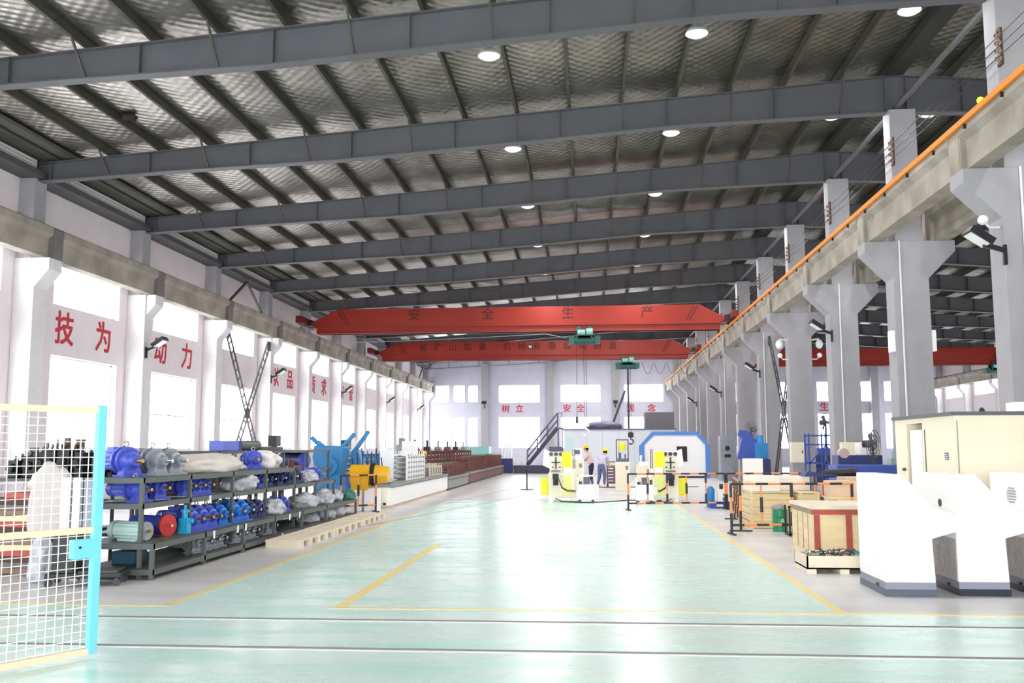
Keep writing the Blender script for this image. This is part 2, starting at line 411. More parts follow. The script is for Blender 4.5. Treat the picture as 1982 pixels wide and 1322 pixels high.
# ---------------------------------------------------------------- columns
# middle row: double corbel columns
def mid_col():
    r = thing('concrete_column', 'x', 'column', (XC, 0, 0))
    b = MB(); cw = .41
    b.prism([(-cw,0),(cw,0),(cw,5.6),(1.04,6.24),(1.04,6.5),(-1.04,6.5),(-1.04,6.24),(-cw,5.6)], 'y', 0, .6)
    b.build('lower_shaft', colm, r, .015)
    u = MB(); u.box(-.31, .31, .05, .55, 6.5, 9.75); u.build('upper_shaft', colm, r, .01)
    return r
mc = mid_col(); first = True
for i, c in enumerate(CY):
    lab = 'grey concrete column with double bracket, %s from the front in the middle row' % ORD[i]
    if first: mc.location = (XC, c, 0); mc['label'] = lab; mc['group'] = 'columns of the middle row'; first = False
    else: dup(mc, (XC, c, 0), 0, lab, 'columns of the middle row')
# side rows: single corbel columns
def side_col(sgn):
    r = thing('concrete_column', 'x', 'column', (0, 0, 0))
    b = MB(); P = [(0,0),(.55,0),(.55,5.75),(.93,6.2),(.93,6.5),(0,6.5)]
    b.prism([(sgn*a, z) for a, z in P], 'y', 0, .6); b.build('lower_shaft', colw, r, .015)
    u = MB(); x0, x1 = sorted((0, sgn*.42)); u.box(x0, x1, .03, .57, 6.5, 8.6); u.build('upper_shaft', colm, r, .01)
    return r
for sgn, X0, nm in ((1, XL+.002, 'left'), (-1, XR-.002, 'right')):
    sc_ = side_col(sgn); first = True
    for i, c in enumerate(CY):
        lab = 'whitewashed bracket column against the %s wall, %s from the front' % (nm, ORD[i])
        if first: sc_.location = (X0, c, 0); sc_['label'] = lab; sc_['group'] = 'columns of the %s wall' % nm; first = False
        else: dup(sc_, (X0, c, 0), 0, lab, 'columns of the %s wall' % nm)
for i, xx in enumerate((-9.1, -3.4, 2.25, 13.5, 18.0, 24.1)):
    b = MB(); b.box(xx-.3, xx+.3, YB-.45, YB-.005, 0, rooftop(xx)-.45 if xx > -99 else 8)
    tag(b.build('concrete_column', colm, None, .01), 'square grey pier on the back wall, %s from the left' % ORD[i], 'column', 'piers on the back wall')

# ---------------------------------------------------------------- crane runway beams (one per bay) with rail
def runway(X0, nm, sgn):
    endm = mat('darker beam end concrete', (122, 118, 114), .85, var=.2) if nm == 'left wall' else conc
    root = thing('runway_beam', 'x', 'beam')
    b = MB()
    # T section: flange + web, near bay length 6 m
    b.prism([(X0-.16,6.5),(X0+.16,6.5),(X0+.16,7.0),(X0+.28,7.1),(X0+.28,7.28),(X0-.28,7.28),(X0-.28,7.1),(X0-.16,7.0)], 'y', .34, 5.8); b.build('concrete_beam', conc, root)
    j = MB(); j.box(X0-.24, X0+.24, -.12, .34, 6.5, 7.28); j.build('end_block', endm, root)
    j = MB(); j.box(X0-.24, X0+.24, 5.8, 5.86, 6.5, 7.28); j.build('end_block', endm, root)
    rl = MB(); rl.box(X0-.05, X0+.05, -.12, 5.88, 7.28, 7.32); rl.box(X0-.02, X0+.02, -.12, 5.88, 7.32, 7.4); rl.build('crane_rail', steeld, root)
    for i, c in enumerate(CY[:-1]):
        lab = 'concrete crane runway beam on the %s brackets, %s bay from the front' % (nm, ORD[i])
        if i == 0: root.location = (0, c+.3, 0); root['label'] = lab; root['group'] = 'runway beams on the %s brackets' % nm
        else: dup(root, (0, c+.3, 0), 0, lab, 'runway beams on the %s brackets' % nm)
runway(-13.93, 'left wall', 1); runway(6.83, 'inner middle row', 1); runway(8.37, 'outer middle row', -1); runway(29.1, 'far right wall', -1)
# orange conductor bar
m = MB(); m.box(6.47, 6.53, -1, 82.5, 7.2, 7.3)
t_ = thing('conductor_bar', 'orange conductor bar along the top edge of the right runway', 'conductor bar', (0,0,0))
m.build('cover', orange, t_)
b = MB(); b.box(6.5, 6.545, 0, .03, 7.12, 7.2); o = b.build('clip', blackm, t_)
for k in range(1, 55): q = o.copy(); q.location = (0, 1.5*k, 0); C.objects.link(q)
bl = MB(); bl.ball((6.5, 15.75, 7.34), .06); bl.build('yellow_marker', yellowp, t_)

# ---------------------------------------------------------------- rafters
LP = [(-14.3,8.55),(-10.5,8.74),(-6.15,8.92),(-1.7,9.24),(2.3,9.56),(6.8,9.72),(7.5,9.74)]
def lower(x):
    for (a, za), (b, zb) in zip(LP, LP[1:]):
        if a <= x <= b: return za+(zb-za)*(x-a)/(b-a)
    return LP[0][1] if x < -14.3 else LP[-1][1]
def mk_rafter(mir):
    r = thing('roof_rafter', 'x', 'rafter')
    def X(x): return 15-x if mir else x
    w = MB(); pts = [(X(x), lower(x)+.015) for x in [p[0] for p in LP]]+[(X(7.5), rooftop(7.5)-.02), (X(-14.3), rooftop(-14.3)-.02)]
    w.prism(pts, 'y', .29, .305)
    for k in range(17):
        x = 7.5-1.32*k-.25
        if x < -14.2: continue
        for (y0, y1) in ((.17, .29), (.305, .43)):
            if k % 2 == 0 or mir: w.box(min(X(x),X(x)+.012), max(X(x),X(x)+.012), y0, y1, lower(x)+.02, rooftop(x)-.03)
    w.build('web', steel, r)
    f = MB()
    for (a, za), (b, zb) in zip(LP, LP[1:]): f.prism([(X(a),za-.012),(X(b),zb-.012),(X(b),zb+.014),(X(a),za+.014)], 'y', .17, .43)
    f.build('bottom_flange', steel, r)
    g = MB(); g.prism([(X(-14.3),rooftop(-14.3)-.02),(X(7.5),rooftop(7.5)-.02),(X(7.5),rooftop(7.5)),(X(-14.3),rooftop(-14.3))], 'y', .17, .43)
    g.build('top_flange', steel, r)
    if not mir:
        for k in range(1, 16, 2):
            x = PX[k-1]; fb = MB(); fb.bar((x, -.38, rooftop(x)+.02), (x, .2, lower(x)+.03), .04, .04); fb.build('fly_brace', purl, r)
    return r
for mir in (0, 1):
    ro = mk_rafter(mir); sd = 'right aisle' if mir else 'main hall'
    for i, c in enumerate(CY):
        lab = 'grey steel roof rafter over the %s, %s from the front' % (sd, ORD[i])
        if i == 0: ro.location = (0, c, 0); ro['label'] = lab; ro['group'] = 'rafters over the %s' % sd
        else: dup(ro, (0, c, 0), 0, lab, 'rafters over the %s' % sd)
# purlins
for s_ in (0, 1):
    for k, x in enumerate(PX):
        xx = 15-x if s_ else x; z = rooftop(x); h = .235
        m = MB(); t = .012
        m.box(xx-.035, xx+.035, YF, YB, z+.001, z+t); m.box(xx-.035, xx-.035+t, YF, YB, z, z+h); m.box(xx-.035, xx+.035, YF, YB, z+h-t, z+h)
        tag(m.build('roof_purlin', purl), 'long steel purlin under the foil, %s down from the ridge on the %s slope' % (ORD[k], 'right' if s_ else 'left'), 'purlin', 'purlins of the %s slope' % ('right' if s_ else 'left'))
m = MB(); m.box(7.3, 7.7, YF, YB, 10.64, 10.86); tag(m.build('ridge_beam', mat('blackened steel', (48, 46, 44), .7)), 'dark ridge beam running along the roof peak', 'beam')
m = MB(); m.cyl((7.5, YF, 9.83), (7.5, YB-.1, 9.83), .065, n=12); tag(m.build('tie_pipe', steel), 'grey tie pipe running over the middle column tops', 'pipe')
m = MB()
for k in range(-4, 5): m.tube([(-13.2+3.0*(k+4)*.42, 41+.6, 9.1), (-13.2+3.0*(k+4)*.42+5, 46.9, 9.45)], .012, 5) if k in (-4, -1, 2) else None
tag(m.build('roof_bracing_rods', steeld), 'thin crossed bracing rods under the roof foil', 'bracing')
# torn patch of insulation hanging from foil
m = MB(); m.ball((-10.75, 20.9, 9.42), .17, 9, 6, sc=(1.3, 1, .35)); m.ball((-10.62, 20.85, 9.38), .12, 7, 5, sc=(.5, 1, 1)); tag(m.build('torn_insulation', mat('dark torn foil', (50, 40, 34), .9)), 'dark torn patch hanging from the silver roof foil', 'torn patch')

# high-bay lamps
lp = thing('high_bay_lamp', 'x', 'ceiling light')
m = MB(); m.lathe([(0,.0),(0,.06),(-.05,.1),(-.14,.2),(-.2,.225),(-.205,.225)], (0,0,0), (0,0,1), 20); m.build('shade', white, lp)
m = MB(); m.ball((0,0,-.185), .21, 18, 8, sc=(1,1,.45)); m.build('diffuser', lampglow, lp)
m = MB(); m.cyl((0,0,0), (0,0,.5), .012, n=8); m.build('hanger_rod', steeld, lp)
n = 0
for xi, x in enumerate((-1.93, 2.2, 6.3, 8.7)):
    for i, c in enumerate(CY[:-1]):
        if i < 2: continue
        z = rooftop(x)-.28
        row = ['row left of the aisle centre', 'row right of the aisle centre', 'row just before the ridge', 'row just past the ridge'][xi]
        lab = 'white dome high bay lamp, %s, %s lamp from the front' % (row, ORD[i-2])
        loc = (x, c+1.45, z)
        if n == 0: lp.location = loc; lp['label'] = lab; lp['group'] = 'high bay lamps'; o = lp
        else: o = dup(lp, loc, 0, lab, 'high bay lamps')
        n += 1
        if xi < 2 or i % 2 == 0:
            l = bpy.data.lights.new('lamp_fill', 'AREA'); l.shape = 'DISK'; l.size = .42; l.energy = LAMP_FILL_W; l.color = (1, .98, .95)  # added downward fill that brightens the floor, not the lamp's own light
            lb = bpy.data.objects.new('lamp_fill', l); lb.location = (0, 0, -.3); lb.parent = o; C.objects.link(lb)

# ---------------------------------------------------------------- text
def glyph(txt, size, m, loc, rot, label=None, cat='lettering', group=None, name='painted_character', parent=None, bold=.02):
    cu = bpy.data.curves.new('t', 'FONT'); cu.body = txt; cu.size = size; cu.extrude = .004; cu.align_x = 'CENTER'; cu.align_y = 'CENTER'; cu.resolution_u = 2
    o = bpy.data.objects.new('t', cu); C.objects.link(o); bpy.context.view_layer.update()
    me = bpy.data.meshes.new_from_object(o.evaluated_get(bpy.context.evaluated_depsgraph_get()))
    bpy.data.objects.remove(o); me.materials.clear(); me.materials.append(m)
    bm = bmesh.new(); bm.from_mesh(me); d0 = bold*size; g0 = bm.verts[:]+bm.edges[:]+bm.faces[:]   # thicken the brush strokes
    for kz, (dx, dy) in enumerate(((d0, 0), (0, d0), (d0, d0))):
        gg = bmesh.ops.duplicate(bm, geom=g0)['geom']
        for v in gg:
            if isinstance(v, bmesh.types.BMVert): v.co.x += dx; v.co.y += dy; v.co.z += .0015*(kz+1)
    bm.to_mesh(me); bm.free()
    q = bpy.data.objects.new(name, me); C.objects.link(q); q.location = loc; q.rotation_euler = rot
    if parent: q.parent = parent
    if label: tag(q, label, cat, group)
    return q
lefts = {1: '技为', 2: '动力', 4: '以品', 5: '质求', 6: '信誉'}
cw_ = ['near', 'far']
for bay, s2 in lefts.items():
    c = 16.8+6*bay
    for k, ch in enumerate(s2):
        glyph(ch, .98, redletter, (XL+.006, c+2.45+k*2.15, 4.9), (PI/2, 0, PI/2), 'red painted character %s on the left wall' % ch, 'lettering', 'red slogan on the left wall', bold=.028)
for ch, x in zip('树立安全观念', (-7.3, -6.1, -1.95, -.75, 3.55, 5.35)):
    glyph(ch, .72, redletter, (x, YB-.006, 4.98), (PI/2, 0, 0), 'red painted character %s on the back wall' % ch, 'lettering', 'red slogan on the back wall', bold=.028)
glyph('生', .8, redletter, (19.95, YB-.006, 5.0), (PI/2, 0, 0), 'red painted character 生 on the back wall of the right aisle', 'lettering', bold=.028)

# ---------------------------------------------------------------- cranes
def crane(Y, x0, x1, label, hx, htext, spread, tsz, hlabel):
    r = thing('bridge_crane', label, 'crane', (0, Y, 0))
    g = MB(); g.prism([(x0+.6,7.3),(x1-.6,7.3),(x1-.25,7.55),(x1-1.5,8.2),(x0+1.6,8.2),(x0+.25,7.55)], 'y', -.28, .28); g.build('girder', red, r, .01)
    f = MB(); f.box(x0+.55, x1-.55, -.2, .2, 7.03, 7.3); f.box(x0+.6, x1-.6, -.3, .3, 7.03, 7.06); f.box(x0+.3, x1-.3, -.31, .31, 7.31, 7.34); f.build('lower_beam', red, r)
    for s, xx in ((1, x0), (-1, x1)):
        e = MB(); e.box(xx-.14, xx+.14, -1.3, 1.3, 7.46, 7.78); c = e.build('end_carriage', redd, r, .02)
        w = MB()
        for yy in (-1.05, 1.05): w.cyl((xx-.05, yy, 7.5), (xx+.05, yy, 7.5), .1, n=14)
        w.build('wheels', blackm, c)
        u = MB(); u.box(min(xx,xx+s*.35), max(xx,xx+s*.35), -.35, .35, 7.44, 7.7); u.build('saddle', blackm, r)
    for s_, xx in ((.42, x0+1.55), (-.42, x1-1.75)):
        for q in (0, .16): h = MB(); h.prism([(xx+q,8.15),(xx+q+.06,8.15),(xx+q+.06+s_,7.45),(xx+q+s_,7.45)], 'y', -.285, -.28); h.build('stripe', dkletter, r)
    a = spread
    for ch, xx in zip(htext, a): glyph(ch, tsz, dkletter, (xx, -.286, 7.84), (PI/2, 0, 0), name='lettering', parent=r)
    # hoist
    t = thing('hoist', hlabel, 'hoist', (hx, Y, 0))
    b = MB(); b.cyl((-.62,0,6.62), (.62,0,6.62), .2, n=20); b.box(-.72, -.45, -.24, .24, 6.44, 6.82); b.box(.5, .74, -.22, .22, 6.46, 6.8); b.build('drum', green, t)
    b = MB(); b.box(-.35, .35, -.28, -.2, 6.72, 7.1); b.box(-.35, .35, .32, .4, 6.72, 7.1); b.box(-.3,.3,-.28,.4,6.72,6.8); b.cyl((-.25,-.34,7.12),(-.25,-.2,7.12),.12); b.cyl((.25,-.34,7.12),(.25,-.2,7.12),.12); b.build('trolley', green, t)
    b = MB(); b.cyl((-.3,-.45,6.95),(.05,-.45,6.95),.12); b.cyl((.1,-.45,6.98),(.4,-.45,6.98),.15); b.build('travel_motor', aqua, t)
    return r, t
c1, h1 = crane(44.2, -13.45, 6.6, 'orange red bridge crane girder nearest the camera, large characters on it', -.2, '安全生产', (-8.2, -4.7, -.95, 2.7), .6, 'green electric hoist under the nearer bridge crane')
c2, h2 = crane(58.6, -13.45, 6.6, 'orange red bridge crane farther back, row of small characters on it', 2.35, '省矿山起重机械有限公司制造', tuple(-10.3+.93*i+(.6 if i > 4 else 0) for i in range(13)), .5, 'green electric hoist under the farther bridge crane')
c3, h3 = crane(65.2, 8.85, 28.7, 'orange red bridge crane in the right aisle behind the columns', 26.9, '', (), .5, 'green electric hoist under the right aisle crane')
b = MB(); b.box(-3.75, -3.45, -.29, -.281, 7.72, 7.98); b.build('emblem_plate', black, c2); b = MB(); b.box(-3.68,-3.62,-.3,-.29,7.77,7.93); b.box(-3.58,-3.52,-.3,-.29,7.77,7.93); b.build('emblem_mark', paper, c2)
def hookrope(t, x, z0, z1, big, hm=None):
    m = MB()
    for d in (-.05, .05): m.tube([(x+d, 0, z0), (x+d, 0, z1)], .012, 6)
    m.build('rope', blackm, t)
    m = MB(); m.box(x-.16, x+.16, -.08, .08, z1-.3, z1); m.disc((x, 0, z1-.1), (0,1,0), .14, .2)
    pts = [(x+.0, 0, z1-.3)]+[(x+.15*math.sin(a), 0, z1-.55+.15*math.cos(a)) for a in [i*.5 for i in range(0, 9)]]
    m.tube(pts, .04, 8); m.build('hook_block', hm or blackm, t)
hookrope(h2, .15, 6.45, 2.55, 1)
hookrope(h1, .02, 6.45, 2.9, 1, white)
m = MB(); m.tube([(-.8, -.3, 6.7)]+[(-.8-12*i/12, -.3, 6.95-.35*math.sin(PI*i/24)) for i in range(1, 12)], .015, 5); m.build('supply_cable', grey, h1)
m = MB(); pts = []
for i in range(41):
    q = i/40; pts.append((.9+q*3.0, .3, 6.9-.75*abs(math.sin(q*4*PI))))
m.tube(pts, .014, 5); m.build('festoon_cable', blackm, h2)
m = MB(); m.tube([(-.35,-.3,6.5),(-.37,-.3,3.0)], .012, 6); m.box(-.43,-.31,-.36,-.26,2.75,3.05); m.build('pendant_control', blackm, h1)
m = MB(); m.tube([(0,-.3,6.5),(.02,-.3,5.9)], .012, 6); m.build('hook', blackm, h3)

# ---------------------------------------------------------------- cross bracing lattices
def bracing(xx, lab):
    r = thing('cross_bracing', lab, 'bracing', (xx, 0, 0))
    for (a, b) in (((35.75, 6.1), (40.45, .05)), ((40.45, 6.1), (35.75, .05))):
        m = MB(); P = Vector((0,)+a); Q = Vector((0,)+b); d = (Q-P).normalized(); nrm = Vector((0, -d.z, d.y))*.16
        m.bar(P+nrm, Q+nrm, .05, .05); m.bar(P-nrm, Q-nrm, .05, .05)
        L = (Q-P).length; k = int(L/.42)
        for i in range(1, k): p = P+d*(L*i/k); m.bar(p+nrm, p-nrm, .035, .035)
        m.build('lattice_strut', steeld, r)
    for p in ((35.66, 6.1), (40.54, 6.1), (38.1, 3.07)):
        m = MB(); m.box(-.02, .02, p[0]-.22, p[0]+.22, p[1]-.2, p[1]+.2); m.build('gusset_plate', steeld, r)
    return r
bracing(-14.0, 'crossed steel lattice bracing between two left wall columns')
bracing(7.6, 'crossed steel lattice bracing between two middle row columns')
r = thing('knee_bracing', 'dark V shaped strut on the left wall above the runway beam', 'bracing', (-14.1, 0, 0))
for a, b in (((36.0, 7.4), (37.9, 8.5)), ((39.8, 7.4), (37.9, 8.5))):
    m = MB(); m.bar((0,)+a, (0,)+b, .08, .08); m.build('strut', steeld, r)
r = thing('knee_bracing', 'dark V shaped strut at the far left end above the runway beam', 'bracing', (-14.1, 0, 0))
for a, b in (((78.0, 7.4), (79.9, 8.5)), ((81.8, 7.4), (79.9, 8.5))):
    m = MB(); m.bar((0,)+a, (0,)+b, .08, .08); m.build('strut', steeld, r)

# ---------------------------------------------------------------- fixtures on columns
def floodlight(loc, rz, label, tilt=.6, m1=blackm):
    r = thing('floodlight', label, 'floodlight', loc, rz)
    m = MB(); m.bar((0,0,0), (.35,0,.12), .05, .08); m.bar((0,0,-.25),(0,0,.1),.06,.06); m.build('bracket', m1, r)
    c, s_ = math.cos(tilt), math.sin(tilt)
    m = MB(); a = Vector((.42,0,.25)); d = Vector((c, 0, s_)); nn = Vector((-s_, 0, c))
    v = []
    for q in (-.06, .06):
        for e, f_ in ((-.22, -.2), (.22, -.2), (.22, .2), (-.22, .2)): v.append(a+d*e+nn*q+Vector((0, f_, 0)))
    m.add(v, [(0,1,2,3),(7,6,5,4),(0,4,5,1),(1,5,6,2),(2,6,7,3),(3,7,4,0)]); m.build('housing', m1, r)
    m = MB(); v = []
    for q in (-.075, -.062):
        for e, f_ in ((-.18, -.16), (.18, -.16), (.18, .16), (-.18, .16)): v.append(a+d*e+nn*q+Vector((0, f_, 0)))
    m.add(v, [(0,1,2,3),(7,6,5,4),(0,4,5,1),(1,5,6,2),(2,6,7,3),(3,7,4,0)]); m.build('lens', white, r)
    return r
for i, y in enumerate((29.0, 40.95, 53.0, 64.9, 76.9)):
    floodlight((-14.0, y, 4.75), 0, 'tilted floodlight on the left wall columns, %s from the front' % ORD[i])
for i, (x, y, z) in enumerate(((7.15, 16.7, 5.0), (7.2, 28.7, 5.0), (7.18, 40.7, 4.8), (7.18, 52.7, 4.6), (7.18, 64.7, 4.6))):
    floodlight((x, y, z), PI, 'dark floodlight on the middle columns facing the hall, %s from the front' % ORD[i])
floodlight((-9.1, 82.5, 5.3), -PI/2, 'black floodlight on the back wall pier left', -.4)
floodlight((2.25, 82.5, 5.3), -PI/2, 'black floodlight on the back wall pier behind the booth', -.4)
def camera_thing(loc, s, label):
    r = thing('security_camera', label, 'camera', loc)
    m = MB(); m.tube([(0,0,0), (s*.18,0,0), (s*.26,0,.1)], .02, 8); m.build('arm', pipew, r)
    m = MB(); m.ball((s*.28,0,.14), .09, 12, 8); m.build('dome', white, r)
camera_thing((7.18, 16.9, 5.45), -1, 'white dome camera on the nearest middle column')
for s, n_ in ((-1, 'left'), (1, 'right')):
    camera_thing((7.6+s*.42, 34.9, 4.8), s, 'white bullet camera on the %s side of the fourth visible middle column' % n_)
    r = thing('wall_lamp', 'white globe lamp on a bracket, %s side of the fourth visible middle column' % n_, 'lamp', (7.6+s*.41, 34.95, 5.4))
    m = MB(); m.tube([(0,0,.1), (s*.3,0,.14)], .03, 8); m.build('arm', pipew, r)
    m = MB(); m.ball((s*.3,0,-.05), .13, 14, 8, sc=(1,1,1.3)); m.build('globe', white, r)
    m = MB(); m.box(-.05, .05, -.12, .12, -.25, .25); o = tag(m.build('speaker_box', white), 'white box on the %s side of the second visible middle column' % n_, 'speaker'); o.location = (7.6+s*.465, 22.95, 4.12)
for i, (c, x) in enumerate(((16.8, 7.52), (22.8, 7.35), (28.8, 7.48), (40.8, 7.4), (52.8, 7.4), (64.8, 7.4))):
    m = MB(); m.cyl((x, c-.03, 1.7), (x, c-.03, 6.5), .022, n=8); tag(m.build('conduit_pipe', pipew), 'white vertical conduit on the middle row columns, %s from the front' % ORD[i], 'conduit', 'conduits on the middle columns')
for i, c in enumerate((28.8, 40.8, 52.8, 64.8, 76.8)):
    m = MB(); m.cyl((-14.0, c-.04, 0), (-14.0, c-.04, 6.5), .03, n=8); tag(m.build('conduit_pipe', pipew), 'white downpipe on the left wall columns, %s from the front' % ORD[i], 'conduit', 'downpipes on the left columns')
# insulator brackets with overhead wires on upper shafts
ib = thing('insulator_bracket', 'x', 'bracket'); m = MB(); m.box(-.02,.02,-.16,-.0,.62,.68); m.box(-.02,.02,-.16,0,0,.06); m.box(-.02,.02,-.18,-.14,0,.66); m.build('frame', mat('rust brown iron', (78, 50, 42), .7), ib)
m = MB()
for k in range(4): m.lathe([(-.05,.03),(-.03,.055),(0,.03),(.03,.055),(.05,.03)], (-.06,-.16,.1+.14*k), (1,0,0), 10)
m.build('insulators', mat('porcelain brown', (150, 126, 110), .3), ib)
for i, c in enumerate(CY[2:-1]):
    lab = 'brown insulator bracket on the upper middle column, %s from the front' % ORD[i]
    if i == 0: ib.location = (7.3, c+.05, 8.33); ib['label'] = lab; ib['group'] = 'insulator brackets'
    else: dup(ib, (7.3, c+.05, 8.33), 0, lab, 'insulator brackets')
for k in range(3):
    m = MB(); m.tube([(7.2, 5+6*q/2, 8.43+.18*k-.05*(q % 2)) for q in range(26)], .009, 5)
    tag(m.build('overhead_wire', blackm), 'thin overhead wire beside the middle columns, %s of three from below' % ORD[k], 'wire', 'overhead wires')
# electrical boxes on columns
def ebox(loc, w, h, d, label, m_=cream):
    r = thing('electrical_box', label, 'electrical box', loc)
    b = MB(); b.box(-w/2, w/2, -d, 0, 0, h); b.build('body', m_, r, .01)
    b = MB(); b.box(-w/2+.03, w/2-.03, -d-.015, -d-.002, .03, h-.03); b.build('door', m_, r); 
    b = MB(); b.box(w/2-.12, w/2-.09, -d-.03, -d-.015, h*.45, h*.6); b.build('handle', blackm, r)
ebox((7.62, 28.78, 1.03), .62, .76, .2, 'cream electrical box on the third middle column')
ebox((7.35, 34.78, 1.1), .5, .72, .2, 'cream electrical box on the fourth middle column')
ebox((7.3, 46.78, 1.1), .5, .6, .2, 'white electrical box on the sixth middle column', cartonw)
# ---------------------------------------------------------------- mesh gate, near left
g = thing('mesh_gate', 'open wire mesh gate with beige bars and cyan post at the left edge', 'gate', (-3.98, 7.5, 0), math.atan2(-.62, -.37))
GL = 1.75
m = MB(); m.box(-.035, .035, -.03, .03, .03, 2.0); m.build('cyan_post', gatec, g, .004)
for z in (.05, 1.0, 1.96): m = MB(); m.box(.035, GL, -.02, .02, z-.025, z+.025); m.build('cross_bar', gateb, g)
m = MB()
k = 0
x = .08
while x < GL: m.box(x-.0028, x+.0028, -.026, -.021, .03, 1.99); x += .072
z = .08
while z < 1.99: m.box(-.04, GL, -.0315, -.0265, z-.0028, z+.0028); z += .0625
m.build('wire_mesh', gatew, g)
m = MB(); m.box(.03, .2, -.05, .03, .78, .93); m.build('lock_box', gatec, g, .006)
m = MB(); m.disc((.15, .032, .87), (0,1,0), .01, .01); m.build('keyhole', black, g)
# ---------------------------------------------------------------- motors
def gearmotor(m1, m2, sh, name='gear_motor', label='x', cat='gear motor', big=False):
    r = thing(name, label, cat)
    h = .17
    b = MB(); b.box(-.07,.13,-.14,.14,0,.025); b.prism([(-.12,.02),(.12,.02),(.07,.14),(-.07,.14)], 'x', -.02, .08); b.build('foot', m1, r)
    b = MB(); b.lathe([(-.11,0),(-.11,.15),(-.08,.155),(-.08,.125),(-.02,.13),(-.02,.15),(.01,.15),(.01,.12),(.08,.1),(.1,.07),(.15,.055),(.15,0)], (0,0,h), (1,0,0), 20)
    for k in range(8):
        a = k*PI/4; b.cyl((-.12, .138*math.cos(a), h+.138*math.sin(a)), (-.07, .138*math.cos(a), h+.138*math.sin(a)), .012, n=6)
    b.build('gearbox', m1, r)
    b = MB(); b.cyl((-.4,0,h), (-.11,0,h), .1, n=28, fins=.13); b.cyl((-.13,0,h), (-.11,0,h), .12, n=20); b.build('motor_housing', m2, r)
    b = MB(); b.lathe([(-.5,0),(-.5,.07),(-.48,.1),(-.39,.104)], (0,0,h), (1,0,0), 18); b.build('fan_cover', m2, r)
    b = MB(); b.cyl((.14,0,h), (.25,0,h), .022, n=12); b.build('shaft', sh, r)
    b = MB(); b.box(-.32,-.2,-.05,.05,h+.09,h+.15); b.build('terminal_box', m2, r, .005)
    b = MB(); pts = [(-.05, .03*math.cos(q*PI/5), h+.18+.03*math.sin(q*PI/5)) for q in range(11)]; b.tube(pts, .008, 6); b.cyl((-.05,0,h+.13), (-.05,0,h+.15), .01, n=6); b.build('eye_bolt', chrome, r)
    return r
def blob(name, label, cat, loc, size, m_, seed, group=None, amp=.25, fq=3., rz=0):
    bm = bmesh.new(); bmesh.ops.create_icosphere(bm, subdivisions=4, radius=1)
    for v in bm.verts:
        n_ = noise.noise(v.co*fq*.6+Vector((seed*3.1, 0, 0)))*amp+abs(noise.noise(v.co*fq*1.7+Vector((0, seed, 0))))*amp*.5
        v.co = v.co*(1+n_); v.co.z = max(v.co.z, -.55)
        v.co = Vector((v.co.x*size[0]/2, v.co.y*size[1]/2, (v.co.z+.55)*size[2]/1.6))
    for f in bm.faces: f.smooth = True
    me = bpy.data.meshes.new(name); bm.to_mesh(me); bm.free(); me.materials.append(m_)
    o = bpy.data.objects.new(name, me); C.objects.link(o); o.location = loc; o.rotation_euler = (0,0,rz)
    return tag(o, label, cat, group)
# ---------------------------------------------------------------- parts rack
ZL = (.13, .45, .94, 1.27)
rk = thing('storage_rack', 'long dark steel rack holding motors on four levels', 'rack', (0,0,0))
def shelfboard(x0, x1, y0, y1, z, nm='shelf'):
    m = MB(); m.box(x0, x1, y0, y1, z-.012, z)
    m.box(x0, x0+.04, y0, y1, z-.07, z-.012); m.box(x1-.04, x1, y0, y1, z-.07, z-.012); m.box(x0, x1, y0, y0+.04, z-.07, z-.012); m.box(x0, x1, y1-.04, y1, z-.07, z-.012)
    m.build(nm, rackm, rk)
shelfboard(-6.55, -5.74, 11.96, 18.4, 1.27); shelfboard(-6.55, -5.74, 11.96, 21.3, .94)
shelfboard(-6.55, -5.5, 11.8, 22.4, .45); shelfboard(-6.55, -5.5, 11.8, 22.4, .13)
for y in (11.98, 13.45, 15.1, 16.7, 18.36):
    for x in (-5.79, -6.55):
        m = MB(); m.box(x, x+.05, y-.025, y+.025, 0, 1.27); m.build('upright', rackm, rk)
for y in (19.8, 21.26):
    for x in (-5.79, -6.55):
        m = MB(); m.box(x, x+.05, y-.025, y+.025, 0, .94); m.build('upright', rackm, rk)
for y in (11.82, 13.45, 15.0, 16.5, 18.1, 19.8, 22.36):
    m = MB(); m.box(-5.55, -5.5, y-.025, y+.025, .0, .45); m.build('front_leg', rackm, rk)
rk2 = thing('storage_rack', 'taller dark steel rack standing behind the motor rack', 'rack', (0,0,0))
for z in (1.6, .9, .4):
    m = MB(); m.box(-7.5, -6.7, 13.8, 24.3, z-.05, z); m.build('shelf', rackm, rk2)
m = MB(); m.box(-7.5, -6.7, 20.6, 24.3, 1.1, 1.15); m.build('shelf', rackm, rk2)
for y in (13.85, 15.2, 16.9, 18.6, 20.6, 22.4, 24.25):
    for x in (-7.5, -6.75):
        m = MB(); m.box(x, x+.05, y-.025, y+.025, 0, 1.6); m.build('upright', rackm, rk2)
protoB = gearmotor(blue, blue2, brass); protoA = gearmotor(azure, decb, chrome); protoG = gearmotor(grey, grey, chrome); protoN = gearmotor(navy, navy, chrome)
used = {}
LV = {0: 'bottom shelf', 1: 'lower middle shelf', 2: 'upper middle shelf', 3: 'top shelf'}
CN = {'B': 'blue', 'A': 'bright azure', 'G': 'grey', 'N': 'dark navy'}
def put(kind, y, lv, x=-5.95, rz=-.25, sc=1.0, idx=0):
    p = {'B': protoB, 'A': protoA, 'G': protoG, 'N': protoN}[kind]
    lab = '%s gear motor, %s from the near end on the %s' % (CN[kind], ORD[idx], LV[lv])
    gp = 'gear motors on the %s' % LV[lv]; loc = (x, y, ZL[lv]+.001)
    if kind not in used: used[kind] = 1; p.location = loc; p.rotation_euler = (0,0,rz); p.scale = (sc,)*3; tag(p, lab, None, gp)
    else: dup(p, loc, rz, lab, gp, sc)
